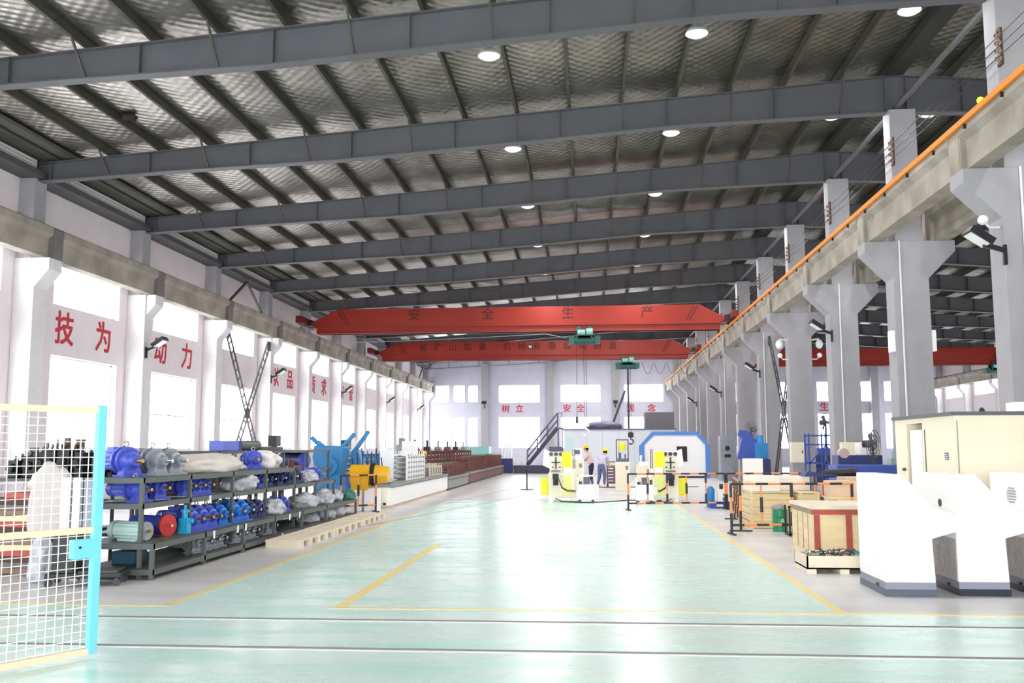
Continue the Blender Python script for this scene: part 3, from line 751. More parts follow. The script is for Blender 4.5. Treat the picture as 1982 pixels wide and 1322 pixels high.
# top shelf
put('B', 12.45, 3, -6.2, -.5, 1.25, 0); put('G', 13.05, 3, -6.1, -.3, 1.2, 1); put('G', 13.55, 3, -6.1, -.3, 1.2, 2); put('B', 17.0, 3, -6.1, -.9, 1.05, 3)
# upper middle shelf
for i, (k, y, s_) in enumerate((('B',12.3,1.0),('B',12.85,1.0),('B',13.75,.95),('B',14.1,.95),('B',14.45,.9),('B',16.95,.85),('N',17.4,.85),('N',18.0,.85),('N',18.7,.9),('N',19.2,.9),('B',20.6,.9))):
    put(k, y, 2, -5.98, -.35, s_, i)
for i, (k, y, s_) in enumerate((('B',13.6,1.1),('B',13.95,1.1),('B',14.3,1.05),('A',14.75,1.0),('A',15.25,1.1),('A',15.65,1.1),('N',16.1,.95),('N',16.5,.95),('B',17.9,.9))):
    put(k, y, 1, -5.82, -.3, s_, i)
for i, (y, s_) in enumerate(((13.75,.85),(14.05,.85),(14.35,.85),(14.65,.85),(15.2,.85),(15.5,.85),(15.8,.85),(16.1,.85),(16.75,.85),(17.05,.85))):
    put('G', y, 0, -5.82, -.3, s_, i)
# pale green motor and flanged blue motor
r = thing('electric_motor', 'pale green finned motor at the near end of the lower middle shelf', 'motor', (-5.95, 12.2, .451), -.35)
b = MB(); b.cyl((-.28,0,.13), (.18,0,.13), .12, n=30, fins=.08); b.build('motor_housing', paleg, r)
b = MB(); b.lathe([(-.4,0),(-.4,.09),(-.37,.12),(-.28,.125)], (0,0,.13), (1,0,0), 20); b.build('fan_cover', paleg, r)
b = MB(); b.lathe([(.18,.125),(.21,.12),(.21,.04),(.23,0)], (0,0,.13), (1,0,0), 20); b.build('end_bell', grey, r)
b = MB(); b.cyl((.2,0,.13),(.3,0,.13),.018,n=10); b.build('shaft', brass, r)
b = MB(); b.box(-.2,.12,-.1,.1,0,.02); b.build('foot', paleg, r)
r = thing('electric_motor', 'dark blue motor with a red flange face beside the pale green motor', 'motor', (-5.9, 12.85, .451), -.4)
b = MB(); b.cyl((-.5,0,.15), (.12,0,.15), .13, n=24); b.build('motor_housing', blue, r)
b = MB(); b.disc((.13,0,.15), (1,0,0), .15, .03, 22); b.build('red_flange', mat('flange red', (196, 40, 40), .4), r)
b = MB(); b.cyl((.14,0,.15),(.22,0,.15),.02,n=10); b.build('shaft', chrome, r)
b = MB()
for k in range(3): b.cyl((-.4+.2*k,0,.27),(-.4+.2*k,0,.32),.008,n=6)
b.box(-.4,.05,-.08,.08,0,.03); b.build('studs', chrome, r)
r = thing('electric_motor', 'dark blue motor with small orange flange behind the pale green motor', 'motor', (-6.15, 12.55, .451), -.4)
b = MB(); b.cyl((-.3,0,.12), (.15,0,.12), .105, n=24, fins=.05); b.box(-.2,.1,-.08,.08,0,.03); b.build('motor_housing', blue, r)
b = MB(); b.disc((.165,0,.12), (1,0,0), .08, .03, 18); b.build('orange_flange', oran, r)
r = thing('pump', 'small cyan vertical pump beside the red flange motor', 'pump', (-5.72, 13.22, .451))
b = MB(); b.box(-.07,.07,-.06,.06,0,.22); b.cyl((0,0,.22),(0,0,.3),.04); b.cyl((0,0,.3),(0,0,.34),.06); b.cyl((.07,0,.18),(.12,0,.18),.035); b.build('body', cyanm, r, .006)
b = MB(); b.cyl((0,0,.34),(0,0,.4),.018); b.build('valve', cyanm, r)
# boxes, tags, sheets
def cube(name, label, cat, x0, x1, y0, y1, z0, z1, m_, bev=.006, group=None):
    b = MB(); b.box(x0, x1, y0, y1, z0, z1); o = b.build(name, m_, None, bev); return tag(o, label, cat, group)
cube('steel_box', 'dark teal crate on the bottom shelf at the near end', 'box', -6.3, -6.0, 12.3, 12.7, .131, .3, mat('teal steel', (24, 70, 92), .5))
for i, (y, z, x) in enumerate(((12.6,.951,-5.9),(13.4,.951,-5.9),(12.3,.951,-6.2))):
    b = MB(); b.add([(x-.2,y-.15,z),(x+.12,y-.1,z+.004),(x+.1,y+.18,z),(x-.22,y+.12,z+.01)], [(0,1,2,3)]); b.add([(x-.2,y-.15,z+.002),(x+.12,y-.1,z+.006),(x+.1,y+.18,z+.002),(x-.22,y+.12,z+.012)], [(0,1,2,3)])
    tag(b.build('paper_sheet', paper), 'white sheet lying on the upper middle shelf, %s from the near end' % ORD[i] if i < 2 else 'white sheet at the back of the upper middle shelf near end', 'paper')
for i, (y, z) in enumerate(((13.75, .34), (14.7, .34), (15.05, .34), (17.3, .34), (14.15, .83), (17.9, .34), (16.9, .03))):
    xq = -5.739 if z > .5 else -5.4995; b = MB(); b.box(xq, xq+.004, y-.035, y+.035, z, z+.11); tag(b.build('paper_tag', paper), 'small white paper tag on the rack edge, %s' % ['first motors','third bay','third bay end','far bay','upper shelf second bay','far bay end','foot of the far bay'][i], 'tag', 'paper tags on the rack')
# wrapped and soft goods
blob('tarpaulin', 'pale grey tarp draped over parts on the top shelf', 'tarp', (-6.15, 15.0, 1.27), (.75, 2.3, .3), tarp, 1, amp=.18)
blob('cloth_bag', 'white cloth bag on the top shelf beside the blue motor', 'bag', (-6.2, 17.75, 1.27), (.5, .5, .34), cloth, 2)
blob('cloth_bag', 'crumpled white cloth bag farther along the top shelf', 'bag', (-6.3, 18.35, 1.27), (.5, .45, .3), cloth, 9)
cube('drum_motor', 'x', 'motor', 0,0,0,0,0,0, navy) if 0 else None
r = thing('drum_motor', 'dark blue cylindrical motor lying behind the top shelf end', 'motor', (-7.1, 22.6, 1.151), -.5)
b = MB(); b.cyl((-.4,0,.2), (.3,0,.2), .19, n=24); b.build('housing', navy, r); b = MB(); b.cyl((.3,0,.2), (.34,0,.2), .2, n=24); b.build('flange', blue, r); b = MB(); b.box(-.3,.2,-.15,.15,0,.03); b.build('foot', navy, r)
PW = [(-5.95,15.9,2,(.55,.95,.3)),(-5.8,17.2,1,(.45,.6,.28)),(-5.85,19.3,1,(.55,.8,.3)),(-5.85,20.6,1,(.5,.9,.3)),(-5.9,21.7,1,(.45,.7,.26)),(-5.85,19.6,0,(.45,.5,.24)),(-5.8,20.6,0,(.5,.6,.28)),(-5.8,21.5,0,(.5,.7,.3)),(-6.0,20.0,2,(.4,.6,.26))]
for i, (x, y, lv, s_) in enumerate(PW):
    j = sum(1 for q in PW[:i] if q[2] == lv)
    blob('wrapped_part', 'plastic wrapped part, %s wrapped one from the near end on the %s' % (ORD[j], LV[lv]), 'wrapped part', (x, y, ZL[lv]), s_, plastic, i+20, 'plastic wrapped parts on the rack', amp=.3)
blob('wrapped_part', 'dark green part at the far end of the lower middle shelf', 'part', (-5.65, 22.15, .45), (.35, .4, .26), mat('dark green casting', (58, 116, 104), .5), 60)
# things on the rear rack
r = thing('power_unit', 'blue box and long dark tube lying on top of the rear rack', 'power unit', (-6.95, 17.8, 1.601), 1.45)
b = MB(); b.box(-.35,.25,-.15,.15,0,.19); b.build('blue_box', blue2, r, .01); b = MB(); b.box(.25,.4,-.14,.14,0,.18); b.build('connector', navy, r); b = MB(); b.cyl((.4,0,.1),(1.3,0,.1),.1,n=18); b.build('dark_tube', mat('dark olive metal', (84, 88, 88), .4), r)
for i, (y, c_) in enumerate(((14.6, brown), (15.6, brown), (17.4, blackm), (22.0, brown))):
    b = MB(); b.box(-7.2, -6.8, y-.25, y+.25, .901, 1.15+.1*(i % 2)); b.cyl((-7.0, y, 1.15), (-7.0, y, 1.38), .07, n=12)
    tag(b.build('machine_part', c_), '%s machine casting inside the rear rack, %s from the near end' % ('brown' if c_ is brown else 'black', ORD[i]), 'machine part')
cube('coil_wrap', 'dark bundle on top of the rear rack far end', 'bundle', -7.2,-6.8,19.4,20.8,1.601,1.68, blackm)
# ---------------------------------------------------------------- behind the gate
r = thing('engine_parts_rack', 'shelf of black machine parts behind the mesh gate', 'rack', (-7.75, 13.1, 0), .12)
b = MB(); b.box(-.9,.9,-.35,.35,1.2,1.24); b.box(-.9,.9,-.35,.35,.5,.54)
for x in (-.87, .83):
    for y in (-.33, .29): b.box(x, x+.04, y, y+.04, 0, 1.24)
b.build('frame', rackm, r)
blk = mat('black oily parts', (34, 32, 36), .35, .3)
random.seed(3)
for i in range(9):
    q = thing('engine_part', 'black oily machine part on the shelf behind the gate, %s from the left' % ORD[i], 'machine part', (-8.1+i*.165, 13.05+.06*(i % 3), 1.241), random.uniform(-.4, .4), 'black parts behind the gate')
    hh = .34+.22*math.sin(i*PI/8)
    b = MB(); b.box(-.085,.085,-.14,.14,0,hh*.72); b.cyl((0,-.15,hh*.4),(0,-.2,hh*.4),.06); b.cyl((-.05,0,hh*.72),(-.05,0,hh*.85),.04); b.build('block', blk, q, .01)
    b = MB(); b.cyl((0,0,hh*.6),(0,0,hh),.045+.02*(i % 2)); b.cyl((-.05,-.08,hh*.6),(.03,-.1,hh*.85),.025); b.build('fitting', mat('dark bronze', (92, 80, 74), .4, .3) if i % 3 else chrome, q)
blob('tarpaulin', 'pale tarp bundle hanging over the pile at the far left', 'tarp', (-7.25, 12.45, 1.07), (.6, .5, .3), tarp, 31)
blob('tarpaulin', 'large white tarp leaning over the panels behind the gate', 'tarp', (-6.95, 11.95, .5), (.6, .3, .95), mat('grey white tarp', (200, 192, 190), .75, bump=.5, bs=6), 33, amp=.2)
for i in range(3):
    b = MB(); b.box(-6.72+i*.15, -6.62+i*.15, 11.75, 11.8, .0, 1.28)
    tag(b.build('panel_strip', [white, white, grey][i]), 'upright %s strip panel behind the gate, %s from the left' % ('white' if i < 2 else 'grey', ORD[i]), 'panel', 'upright strips behind the gate')
random.seed(5)
for i in range(14):
    z = .02+.075*i; L = random.uniform(.7, 1.1); xo = random.uniform(-.15, .15)
    m_ = [brown2, mat('weathered grey board', (120, 112, 110), .8, var=.2), mat('dark brown board', (86, 62, 52), .8, var=.2), redtape, wood][i % 5]
    b = MB(); b.box(-7.5+xo-L/2, -7.5+xo+L/2, 12.15, 12.7, z, z+.07)
    tag(b.build('board', m_), 'flat board in the stack behind the mesh gate, %s from the bottom' % ORD[i], 'board', 'stacked boards behind the gate')
# black caster trolley
r = thing('caster_trolley', 'low black trolley with casters beside the rack end', 'trolley', (-6.15, 11.4, 0), .25)
b = MB(); b.box(-.42,.45,-.22,.22,.1,.16); b.box(-.35,-.1,-.2,.2,.16,.6); b.build('frame', black, r, .008)
b = MB(); b.box(-.05,.4,-.2,.2,.16,.18); b.build('tray', steeld, r)
for x in (-.38, .4):
    for y in (-.19, .19):
        b = MB(); b.cyl((x,y-.02,.045),(x,y+.02,.045),.045,n=14); b.box(x-.02,x+.02,y-.03,y+.03,.05,.1); b.build('caster', blackm, r)
blob('wrapped_part', 'clear plastic bag of parts on the floor behind the gate', 'bag', (-6.85, 11.6, .0), (.3, .3, .6), plastic, 41)
# ---------------------------------------------------------------- long pallets on the floor
pal = thing('long_pallet', 'x', 'pallet')
b = MB()
for k in range(3): b.box(-.3+.22*k, -.14+.22*k, 0, 2.25, .1, .13)
b.build('deck_boards', palletw, pal)
for k in range(5): b = MB(); b.box(-.3, .3, .5*k+.02, .5*k+.2, 0, .1); b.build('runner', palletw, pal)
for i, (x, y) in enumerate(((-5.1, 15.7), (-5.12, 18.0), (-5.14, 20.3))):
    lab = 'long pale wooden pallet on the floor before the rack, %s from the near end' % ORD[i]
    if i == 0: pal.location = (x, y, 0); tag(pal, lab, None, 'pallets before the rack')
    else: dup(pal, (x, y, 0), 0, lab, 'pallets before the rack')
# ---------------------------------------------------------------- barriers
def barrier(name_label, p, q, gap=.48, T=True):
    p = Vector(p+(0,)); q = Vector(q+(0,)); L = (q-p).length
    r = thing('safety_barrier', name_label, 'barrier', p, math.atan2(q.y-p.y, q.x-p.x))
    for nm, z in (('top_rail', .95), ('bottom_rail', .18)):
        b = MB(); x = 0; k = 0
        while x < L-.01: e = min(x+.24, L); b.cyl((x,0,z),(e,0,z),.024,n=10,mi=k % 2); x = e; k += 1
        b.build(nm, [barb, oran], r)
    n_ = max(1, int(L/gap)); k = 0
    for i in range(1, n_):
        x = L*i/n_; b = MB(); z = .18; kk = i
        for z0, z1 in ((.18,.42),(.42,.7),(.7,.95)): b.cyl((x,0,z0),(x,0,z1),.018 if kk % 2 else .03,n=10,mi=kk % 2); kk += 1
        b.build('baluster', [barb, oran], r)
    for x in (.0, L):
        b = MB(); b.cyl((x,0,0),(x,0,.4),.026,n=10,mi=0); b.cyl((x,0,.4),(x,0,.7),.026,n=10,mi=1); b.cyl((x,0,.7),(x,0,.95),.026,n=10,mi=0); b.build('post', [barb, oran], r)
        b = MB(); b.box(x-.03,x+.03,-.22,.22,0,.03); b.build('foot', barb, r)
barrier('long orange and black barrier in front of the right hand machine', (1.0, 25.6), (3.6, 26.1))
barrier('orange and black barrier section beside the cream carton stack', (3.65, 26.1), (6.0, 26.3))
barrier('nearest orange and black barrier in front of the wooden crates', (2.67, 18.6), (5.0, 18.9))
barrier('orange and black barrier leading back from the nearest one', (2.95, 19.3), (3.3, 22.5))
barrier('orange and black barrier at the white machine bed end', (-6.35, 24.1), (-5.55, 24.6), .4)
r = thing('post_stand', 'thin black floor stand alone in the aisle', 'stand', (-2.48, 37.75, 0))
b = MB(); b.cyl((0,0,0),(0,0,.8),.025,n=10); b.build('post', blackm, r); b = MB(); b.cyl((0,0,0),(0,0,.02),.25,n=24); b.build('base', steeld, r)
# ---------------------------------------------------------------- blue decoiler and yellow unit
r = thing('decoiler', 'bright blue decoiler machine with raised arms behind the rack', 'machine', (-7.2, 26.4, 0))
b = MB(); b.prism([(-.42,0),(.38,0),(.3,.9),(.38,1.4),(.42,1.7),(-.42,1.72),(-.46,1.4),(-.36,.9)], 'y', -.45, .35); b.build('body', decb, r, .03)
b = MB(); b.disc((0,-.5,1.15), (0,1,0), .27, .12, 24); b.disc((0,-.57,1.15), (0,1,0), .12, .1, 18); b.build('spindle', decb, r)
for p_, q_, nm in (((.2,0,1.6),(.62,0,2.05),'arm'),((.5,.3,1.5),(.95,.3,2.12),'arm'),((-.3,0,1.65),(-.62,0,1.95),'arm'),((-.2,-.1,1.65),(-.42,-.1,1.83),'arm')):
    b = MB(); b.bar(p_, q_, .14, .1); b.build(nm, decb, r, .01)
b = MB(); b.prism([(.5,.6),(.85,.6),(.8,1.2),(.7,1.6),(.52,1.6),(.45,1.2)], 'y', .1, .5); b.build('rear_drum', decb, r, .02)
r = thing('hydraulic_unit', 'yellow hydraulic machine unit behind the orange barrier', 'machine', (-5.85, 25.0, 0))
b = MB(); b.cyl((-.45,0,.95),(.1,0,.95),.26,n=24); b.box(-.4,.05,-.24,.24,.55,.95); b.build('drum', yellowm, r)
b = MB(); b.disc((.14,0,.95),(1,0,0),.3,.1,26); b.build('black_ring', black, r)
b = MB(); b.cyl((.2,0,.95),(.55,0,.95),.26,.2,n=24); b.build('end_drum', yellowm, r)
b = MB(); b.box(-.5,-.12,-.25,.25,0,.55); b.box(-.05,.3,-.22,.22,0,.6); b.build('base_cabinet', white, r, .01)
b = MB()
for k in range(7): b.cyl((-.42+.13*k,.05,1.18),(-.45+.13*k,.02,1.4+.12*(k % 3)),.016,n=8)
b.build('levers', blackm, r)
# ---------------------------------------------------------------- roll forming lines
def bed(name, label, x0, x1, y0, y1, z1, m_, parent=None):
    r = thing(name, label, 'machine', (0,0,0))
    b = MB(); b.box(x0, x1, y0, y1, .08, z1-.08); n_ = max(2, int((y1-y0)/2))
    b.build('bed_body', m_, r, .01)
    b = MB(); b.box(x0-.02, x1+.02, y0-.02, y1+.02, z1-.08, z1); b.build('top_plate', greym, r)
    b = MB(); b.box(x0+.05, x1-.05, y0+.05, y1-.05, 0, .08); b.build('plinth', card if m_ is white else steeld, r)
    b = MB(); b.box(x1+.02, x1+.032, y0+.1, y1-.1, z1-.1, z1-.085)
    b.build('edge_seam', blackm, r)
    return r
wb = bed('roll_forming_machine', 'long white roll forming bed with white roller stands', -6.1, -5.45, 25.85, 36.5, .66, white)
b = MB(); b.box(-6.02,-5.53,25.82,25.85,.15,.5); b.build('end_door', cream, wb)
b = MB(); b.box(-6.06,-5.99,25.8,25.84,.1,.17); b.box(-5.62,-5.55,25.8,25.84,.1,.17); b.build('vents', black, wb)
def stand(y, x0, x1, z0, z1, m_, par, rows=4):
    s_ = MB(); s_.box(x0, x0+.06, y-.06, y+.06, z0, z1); s_.box(x1-.06, x1, y-.06, y+.06, z0, z1); s_.box(x0, x1, y-.05, y+.05, z1-.05, z1)
    for q_ in (x0+.03, (x0+x1)/2, x1-.03): s_.cyl((q_,y,z1-.01),(q_,y,z1+.1),.014,n=6)
    o = s_.build('roller_stand', m_, par)
    q = MB()
    for k in range(rows):
        z = z0+.1+(z1-z0-.2)*k/(rows-1)
        q.cyl((x0+.05,y,z),(x1-.05,y,z),.05,n=10); q.disc(((x0+x1)/2,y,z),(1,0,0),.09,.1,14); q.cyl((x1,y,z),(x1+.05,y,z),.028,n=8)
    q.build('rollers', chrome if m_ is not brown else brown, o)
for i in range(8): stand(29.0+.42*i, -6.05, -5.55, .66, 1.45, white, wb, 5)
for i in range(6): stand(33.2+.5*i, -6.05, -5.55, .66, 1.0, palletw, wb, 3)
b = MB(); b.box(-6.3,-5.95,28.4,28.8,.4,1.6); b.build('control_panel', white, wb, .01)
blob('wrapped_part', 'film wrapped part lying on the white machine bed', 'wrapped part', (-5.75, 26.6, .66), (.4, .9, .16), plastic, 51)
b = MB(); b.ball((-5.8,33.3,1.45),.1); b.cyl((-5.8,33.3,.9),(-5.8,33.3,1.4),.02,n=8); tag(b.build('yellow_beacon', yellowm), 'round yellow beacon on a stalk by the white roller stands', 'beacon')
gb = bed('roll_forming_machine', 'short grey green machine bed with brown roller stands', -6.1, -5.45, 36.9, 42.9, .52, greym)
for i in range(10): stand(37.2+.55*i, -6.05, -5.5, .52, .95, brown, gb, 3)
bb = bed('roll_forming_machine', 'long rust brown roll forming machine in the distance', -6.2, -5.45, 43.2, 60.5, .55, brown)
for i in range(22): stand(43.6+.75*i, -6.15, -5.5, .55, 1.2, brown, bb, 4)
b2 = bed('roll_forming_machine', 'second brown roller line behind the rust brown one', -8.0, -7.2, 40.0, 60.0, .9, brown)
for i in range(18): stand(40.8+1.05*i, -7.9, -7.3, .9, 1.5, brown, b2, 3)
rb = bed('roll_forming_machine', 'low blue roller machine behind the white roller stands', -7.9, -7.1, 28.5, 34.0, .9, bluef)
for i in range(9): stand(28.9+.6*i, -7.8, -7.2, .9, 1.45, decb, rb, 3)
cube('electric_cabinet', 'white cabinet against the blue roller machine', 'cabinet', -8.6, -8.1, 32.5, 33.1, 0, 1.95, cartonw)
cube('electric_cabinet', 'tall white cabinet behind the white roller stands', 'cabinet', -7.0, -6.5, 35.3, 35.9, 0, 1.9, white)
cube('electric_cabinet', 'grey cabinet by the left columns', 'cabinet', -9.2, -8.5, 45.0, 45.6, 0, 1.8, grey)
cube('coil_box', 'dark blue box at the end of the brown machine', 'box', -5.75, -5.0, 61.6, 62.4, 0, .95, navy)
cube('machine_hood', 'pale green machine housing against the back wall', 'machine', -9.2, -7.4, 70, 72, 0, 1.75, aqua, .05)
rk3 = thing('sheet_rack', 'white vertical sheet rack before the stairs', 'rack', (-5.3, 63.5, 0))
for i in range(8): b = MB(); b.box(-.55+.2*i, -.47+.2*i, -.3, .3, 0, 1.0 if i > 3 else 2.0); b.build('slat', white, rk3)
random.seed(11)
for i in range(7):
    y = 38+3.2*i; q = thing('small_machine', 'small machine head on the far roller lines, %s from the front' % ORD[i], 'machine part', (-7.6, y, 1.5 if y > 40 else 0), 0, 'machine heads on the far lines') if y > 41 else None
    if q:
        b = MB(); b.box(-.15,.15,-.2,.2,0,.2); b.cyl((0,0,.2),(0,0,.5),.05); b.build('body', [greym, brown, blackm][i % 3], q)
for i, (x, y, z, m_) in enumerate(((-8.0, 31, 1.9, blackm), (-8.9, 26.5, 2.0, blackm), (-8.7, 44, 2.1, greym))):
    r = thing('drill_press', 'slender machine column left of the aisle, %s from the front' % ORD[i], 'machine', (x, y, 0))
    b = MB(); b.cyl((0,0,0),(0,0,z),.06,n=12); b.box(-.2,.2,-.2,.2,0,.1); b.build('column', m_, r); b = MB(); b.box(-.12,.12,-.25,.15,z-.3,z); b.cyl((0,-.2,z-.5),(0,-.2,z-.3),.04); b.build('head', m_, r)
# ---------------------------------------------------------------- back: platform, stairs, booth, arch machine
st_ = thing('steel_stairs', 'slate steel staircase with handrails beside the white booth', 'stairs', (0, 63, 0))
def stx(t): return -4.1+2.0*t, .5+2.45*t
b = MB()
for s_ in (-.45, .45): b.bar((-4.1,s_,.5), (-2.1,s_,2.95), .05, .22)
for i in range(11): x, z = stx((i+.5)/11); b.box(x-.14, x+.14, -.45, .45, z, z+.03)
b.build('flight', slated, st_)
for s_ in (-.45, .45):
    b = MB()
    for dz in (.5, .95): b.tube([(-4.1,s_,.5+dz),(-2.1,s_,2.95+dz)], .03, 8)
    for k in range(4): x, z = stx(k/3); b.cyl((x,s_,z),(x,s_,z+.95),.025,n=8)
    b.build('handrail', slate, st_)
b = MB(); b.box(-2.1,-1.74,-.5,.5,2.85,2.95)
for x in (-2.05, -1.79): b.box(x-.04,x+.04,-.45,-.37,0,2.85); b.cyl((x,-.45,2.95),(x,-.45,3.9),.025,n=8)
b.tube([(-2.05,-.45,3.9),(-1.76,-.45,3.9)], .03, 8); b.build('landing', slate, st_)
cube('dark_platform', 'low dark steel platform at the foot of the stairs', 'platform', -4.9, -1.75, 61.2, 62.4, 0, .52, slated, .01)
cube('machine_cabinet', 'tall slate cabinet under the stair landing', 'cabinet', -2.6, -1.75, 61.3, 62.0, .521, 1.7, slate, .01)
bt = thing('white_booth', 'white panel booth standing behind the workers', 'booth', (0, 60, 0))
b = MB(); b.box(-1.6, 5.3, 0, 6, 0, 2.75)
b.build('walls', boothw, bt, .02)
b = MB(); b.box(-1.7, 5.4, -.1, 6.1, 2.75, 2.82); b.build('roof_edge', slate, bt)
b = MB(); b.box(-1.5, -.95, -.012, -.002, 1.3, 2.3); b.build('pale_blue_poster', mat('pale blue print', (206, 232, 238), .6), bt)
b = MB()
for k in range(6): b.box(-.2+1.0*k, -.185+1.0*k, -.006, -.001, .1, 2.7)
b.build('panel_seams', grey, bt)
blob('dust_duct', 'dark grey covered machine on the booth roof centre', 'duct', (.9, 61.5, 2.82), (2.3, 1.6, .5), slate, 71, amp=.15)
cube('roof_crate', 'dark grey crate on the booth roof at the right', 'crate', 3.5, 5.3, 60.4, 62.2, 2.821, 3.85, mat('grey crate', (120, 116, 122), .7), .02)
r = thing('duct_frame', 'slanted grey duct rising behind the booth roof', 'duct', (1.9, 64, 2.82)); b = MB(); b.bar((-.5,0,0),(.5,0,2.6),.14,.14); b.bar((.7,0,0),(.7,0,4.5),.12,.12); b.build('duct', slated, r)
am = thing('arch_machine', 'white machine enclosure with a blue arched frame', 'machine', (0, 52.6, 0))
OUT = [(2.69,0),(2.69,1.72),(3.4,2.5),(5.86,2.5),(6.5,1.72),(6.5,0)]; INN = [(2.97,0),(2.97,1.78),(3.5,2.3),(5.78,2.3),(6.25,1.78),(6.25,0)]
b = MB(); n_ = len(OUT)
for i in range(n_-1): b.prism([OUT[i], OUT[i+1], INN[i+1], INN[i]], 'y', -.05, .35)
b.build('blue_frame', archb, am)
b = MB(); b.prism([(2.95,.1)]+INN[1:-1]+[(6.25,.1)], 'y', 0, 2.8); b.build('front_panel', white, am)
b = MB(); b.box(4.72,5.27,-.03,-.002,.88,1.7); b.build('dark_window', black, am)
b = MB(); b.box(3.0,6.2,-.02,.5,0,.1); b.build('plinth', blackm, am)
# ---------------------------------------------------------------- forming machines in front (cream, yellow)
def forming(label, loc, flip):
    r = thing('forming_machine', label, 'machine', loc)
    s_ = -1 if flip else 1
    def bx(m, x0, x1, *a, **k): m.box(min(s_*x0, s_*x1), max(s_*x0, s_*x1), *a, **k)
    b = MB(); bx(b, -.42, .4, -.3, .6, .12, .88); b.build('lower_body', cream, r, .015)
    for x in (-.34, .32): b = MB(); b.box(s_*x-.07, s_*x+.07, -.28, -.12, 0, .12); b.build('foot', white, r)
    b = MB(); bx(b, -.38, .02, -.28, .1, .88, 1.52); b.build('head_block', cream, r, .015)
    b = MB(); bx(b, .0, .3, -.34, -.3, 1.05, 1.52); b.build('yellow_plate', yellowp, r)
    b = MB(); bx(b, -.66, -.43, -.15, .1, .2, .72); b.build('yellow_guard', yellowp, r)
    b = MB(); bx(b, .02, .3, -.31, -.302, .2, .8); b.build('yellow_side_panel', mat('pale yellow', (244, 244, 150), .5), r)
    b = MB()
    for x in (-.33, -.18, -.03): b.disc((s_*x, -.3, 1.45), (0,1,0), .06, .05, 14)
    for x in (-.28, -.06): b.disc((s_*x, -.3, 1.05), (0,1,0), .025, .05, 10)
    bx(b, -.21, -.16, -.31, -.28, 1.0, 1.35); bx(b, -.32, -.04, -.31, -.28, 1.18, 1.21); bx(b, -.33, -.04, -.31, -.28, .92, .95); b.build('rollers', blackm, r)
    b = MB(); bx(b, -.28, -.1, -.5, -.28, .68, .85); b.cyl((s_*-.19,-.4,.5),(s_*-.19,-.4,.68),.08,n=14); b.build('drive_motor', black, r)
    b = MB(); b.prism([(s_*-.6,1.1),(s_*-.38,1.0),(s_*-.34,1.5),(s_*-.55,1.6)], 'y', -.1, .25); b.build('angled_head', white, r, .01)
    b = MB(); bx(b, .05, .28, -.3, -.1, .9, 1.03); b.disc((s_*.12,-.32,.97),(0,1,0),.05,.04); b.disc((s_*.22,-.32,.95),(0,1,0),.04,.04); b.build('valve_group', chrome, r)
    b = MB()
    for k in range(2): b.tube([(s_*-.1,-.42,.7),(s_*.0,-.45,.45-.03*k),(s_*.15,-.45,.36-.03*k),(s_*.42,-.4,.34-.04*k)], .013, 7)
    b.tube([(s_*-.2,-.3,.1),(s_*0,-.45,.02),(s_*.6,-.5,.015)], .013, 6); b.build('hoses', black, r)
    b = MB(); bx(b, .3, .42, -.1, .4, .88, 1.0); b.build('side_box', cream, r)
    for k in range(2): b = MB(); b.cyl((s_*(.34+.05*k),.1,1.0),(s_*(.34+.05*k),.1,1.6),.012,n=8); b.build('lever', blackm, r)
    return r
forming('cream forming machine with yellow guards left of the workers', (-.86, 29.8, 0), False)
forming('cream forming machine with yellow guards behind the long barrier', (2.25, 29.6, 0), True)
def ctrlcart(label, loc):
    r = thing('control_cart', label, 'control cart', loc)
    b = MB(); b.box(-.26,.26,-.2,.25,.1,.55); b.build('cabinet', white, r, .01)
    b = MB()
    for x in (-.26, .23):
        for y in (-.2, .22): b.box(x, x+.03, y, y+.03, .55, .82)
    b.box(-.26,.26,-.2,.25,.79,.82); b.build('top_frame', white, r)
    b = MB(); b.box(-.08,.12,-.12,.1,.56,.76); b.cyl((.02,-.13,.66),(.02,-.12,.66),.06,n=16); b.build('gauge_panel', slate, r)
    b = MB(); b.box(-.22,-.12,-.15,-.05,.56,.64); b.box(.15,.22,-.15,-.05,.56,.7); b.build('valves', blackm, r)
    for x in (-.2, .2):
        for y in (-.15, .2): b = MB(); b.cyl((x,y-.015,.045),(x,y+.015,.045),.045,n=12); b.box(x-.02,x+.02,y-.02,y+.02,.06,.1); b.build('caster', blackm, r)
    b = MB(); b.box(.26,.38,-.1,.1,.25,.5); b.build('side_tank', cartonw, r, .02)
ctrlcart('white control cart beside the left forming machine', (-.12, 29.0, 0)); ctrlcart('white control cart behind the barrier end post', (1.6, 28.6, 0))
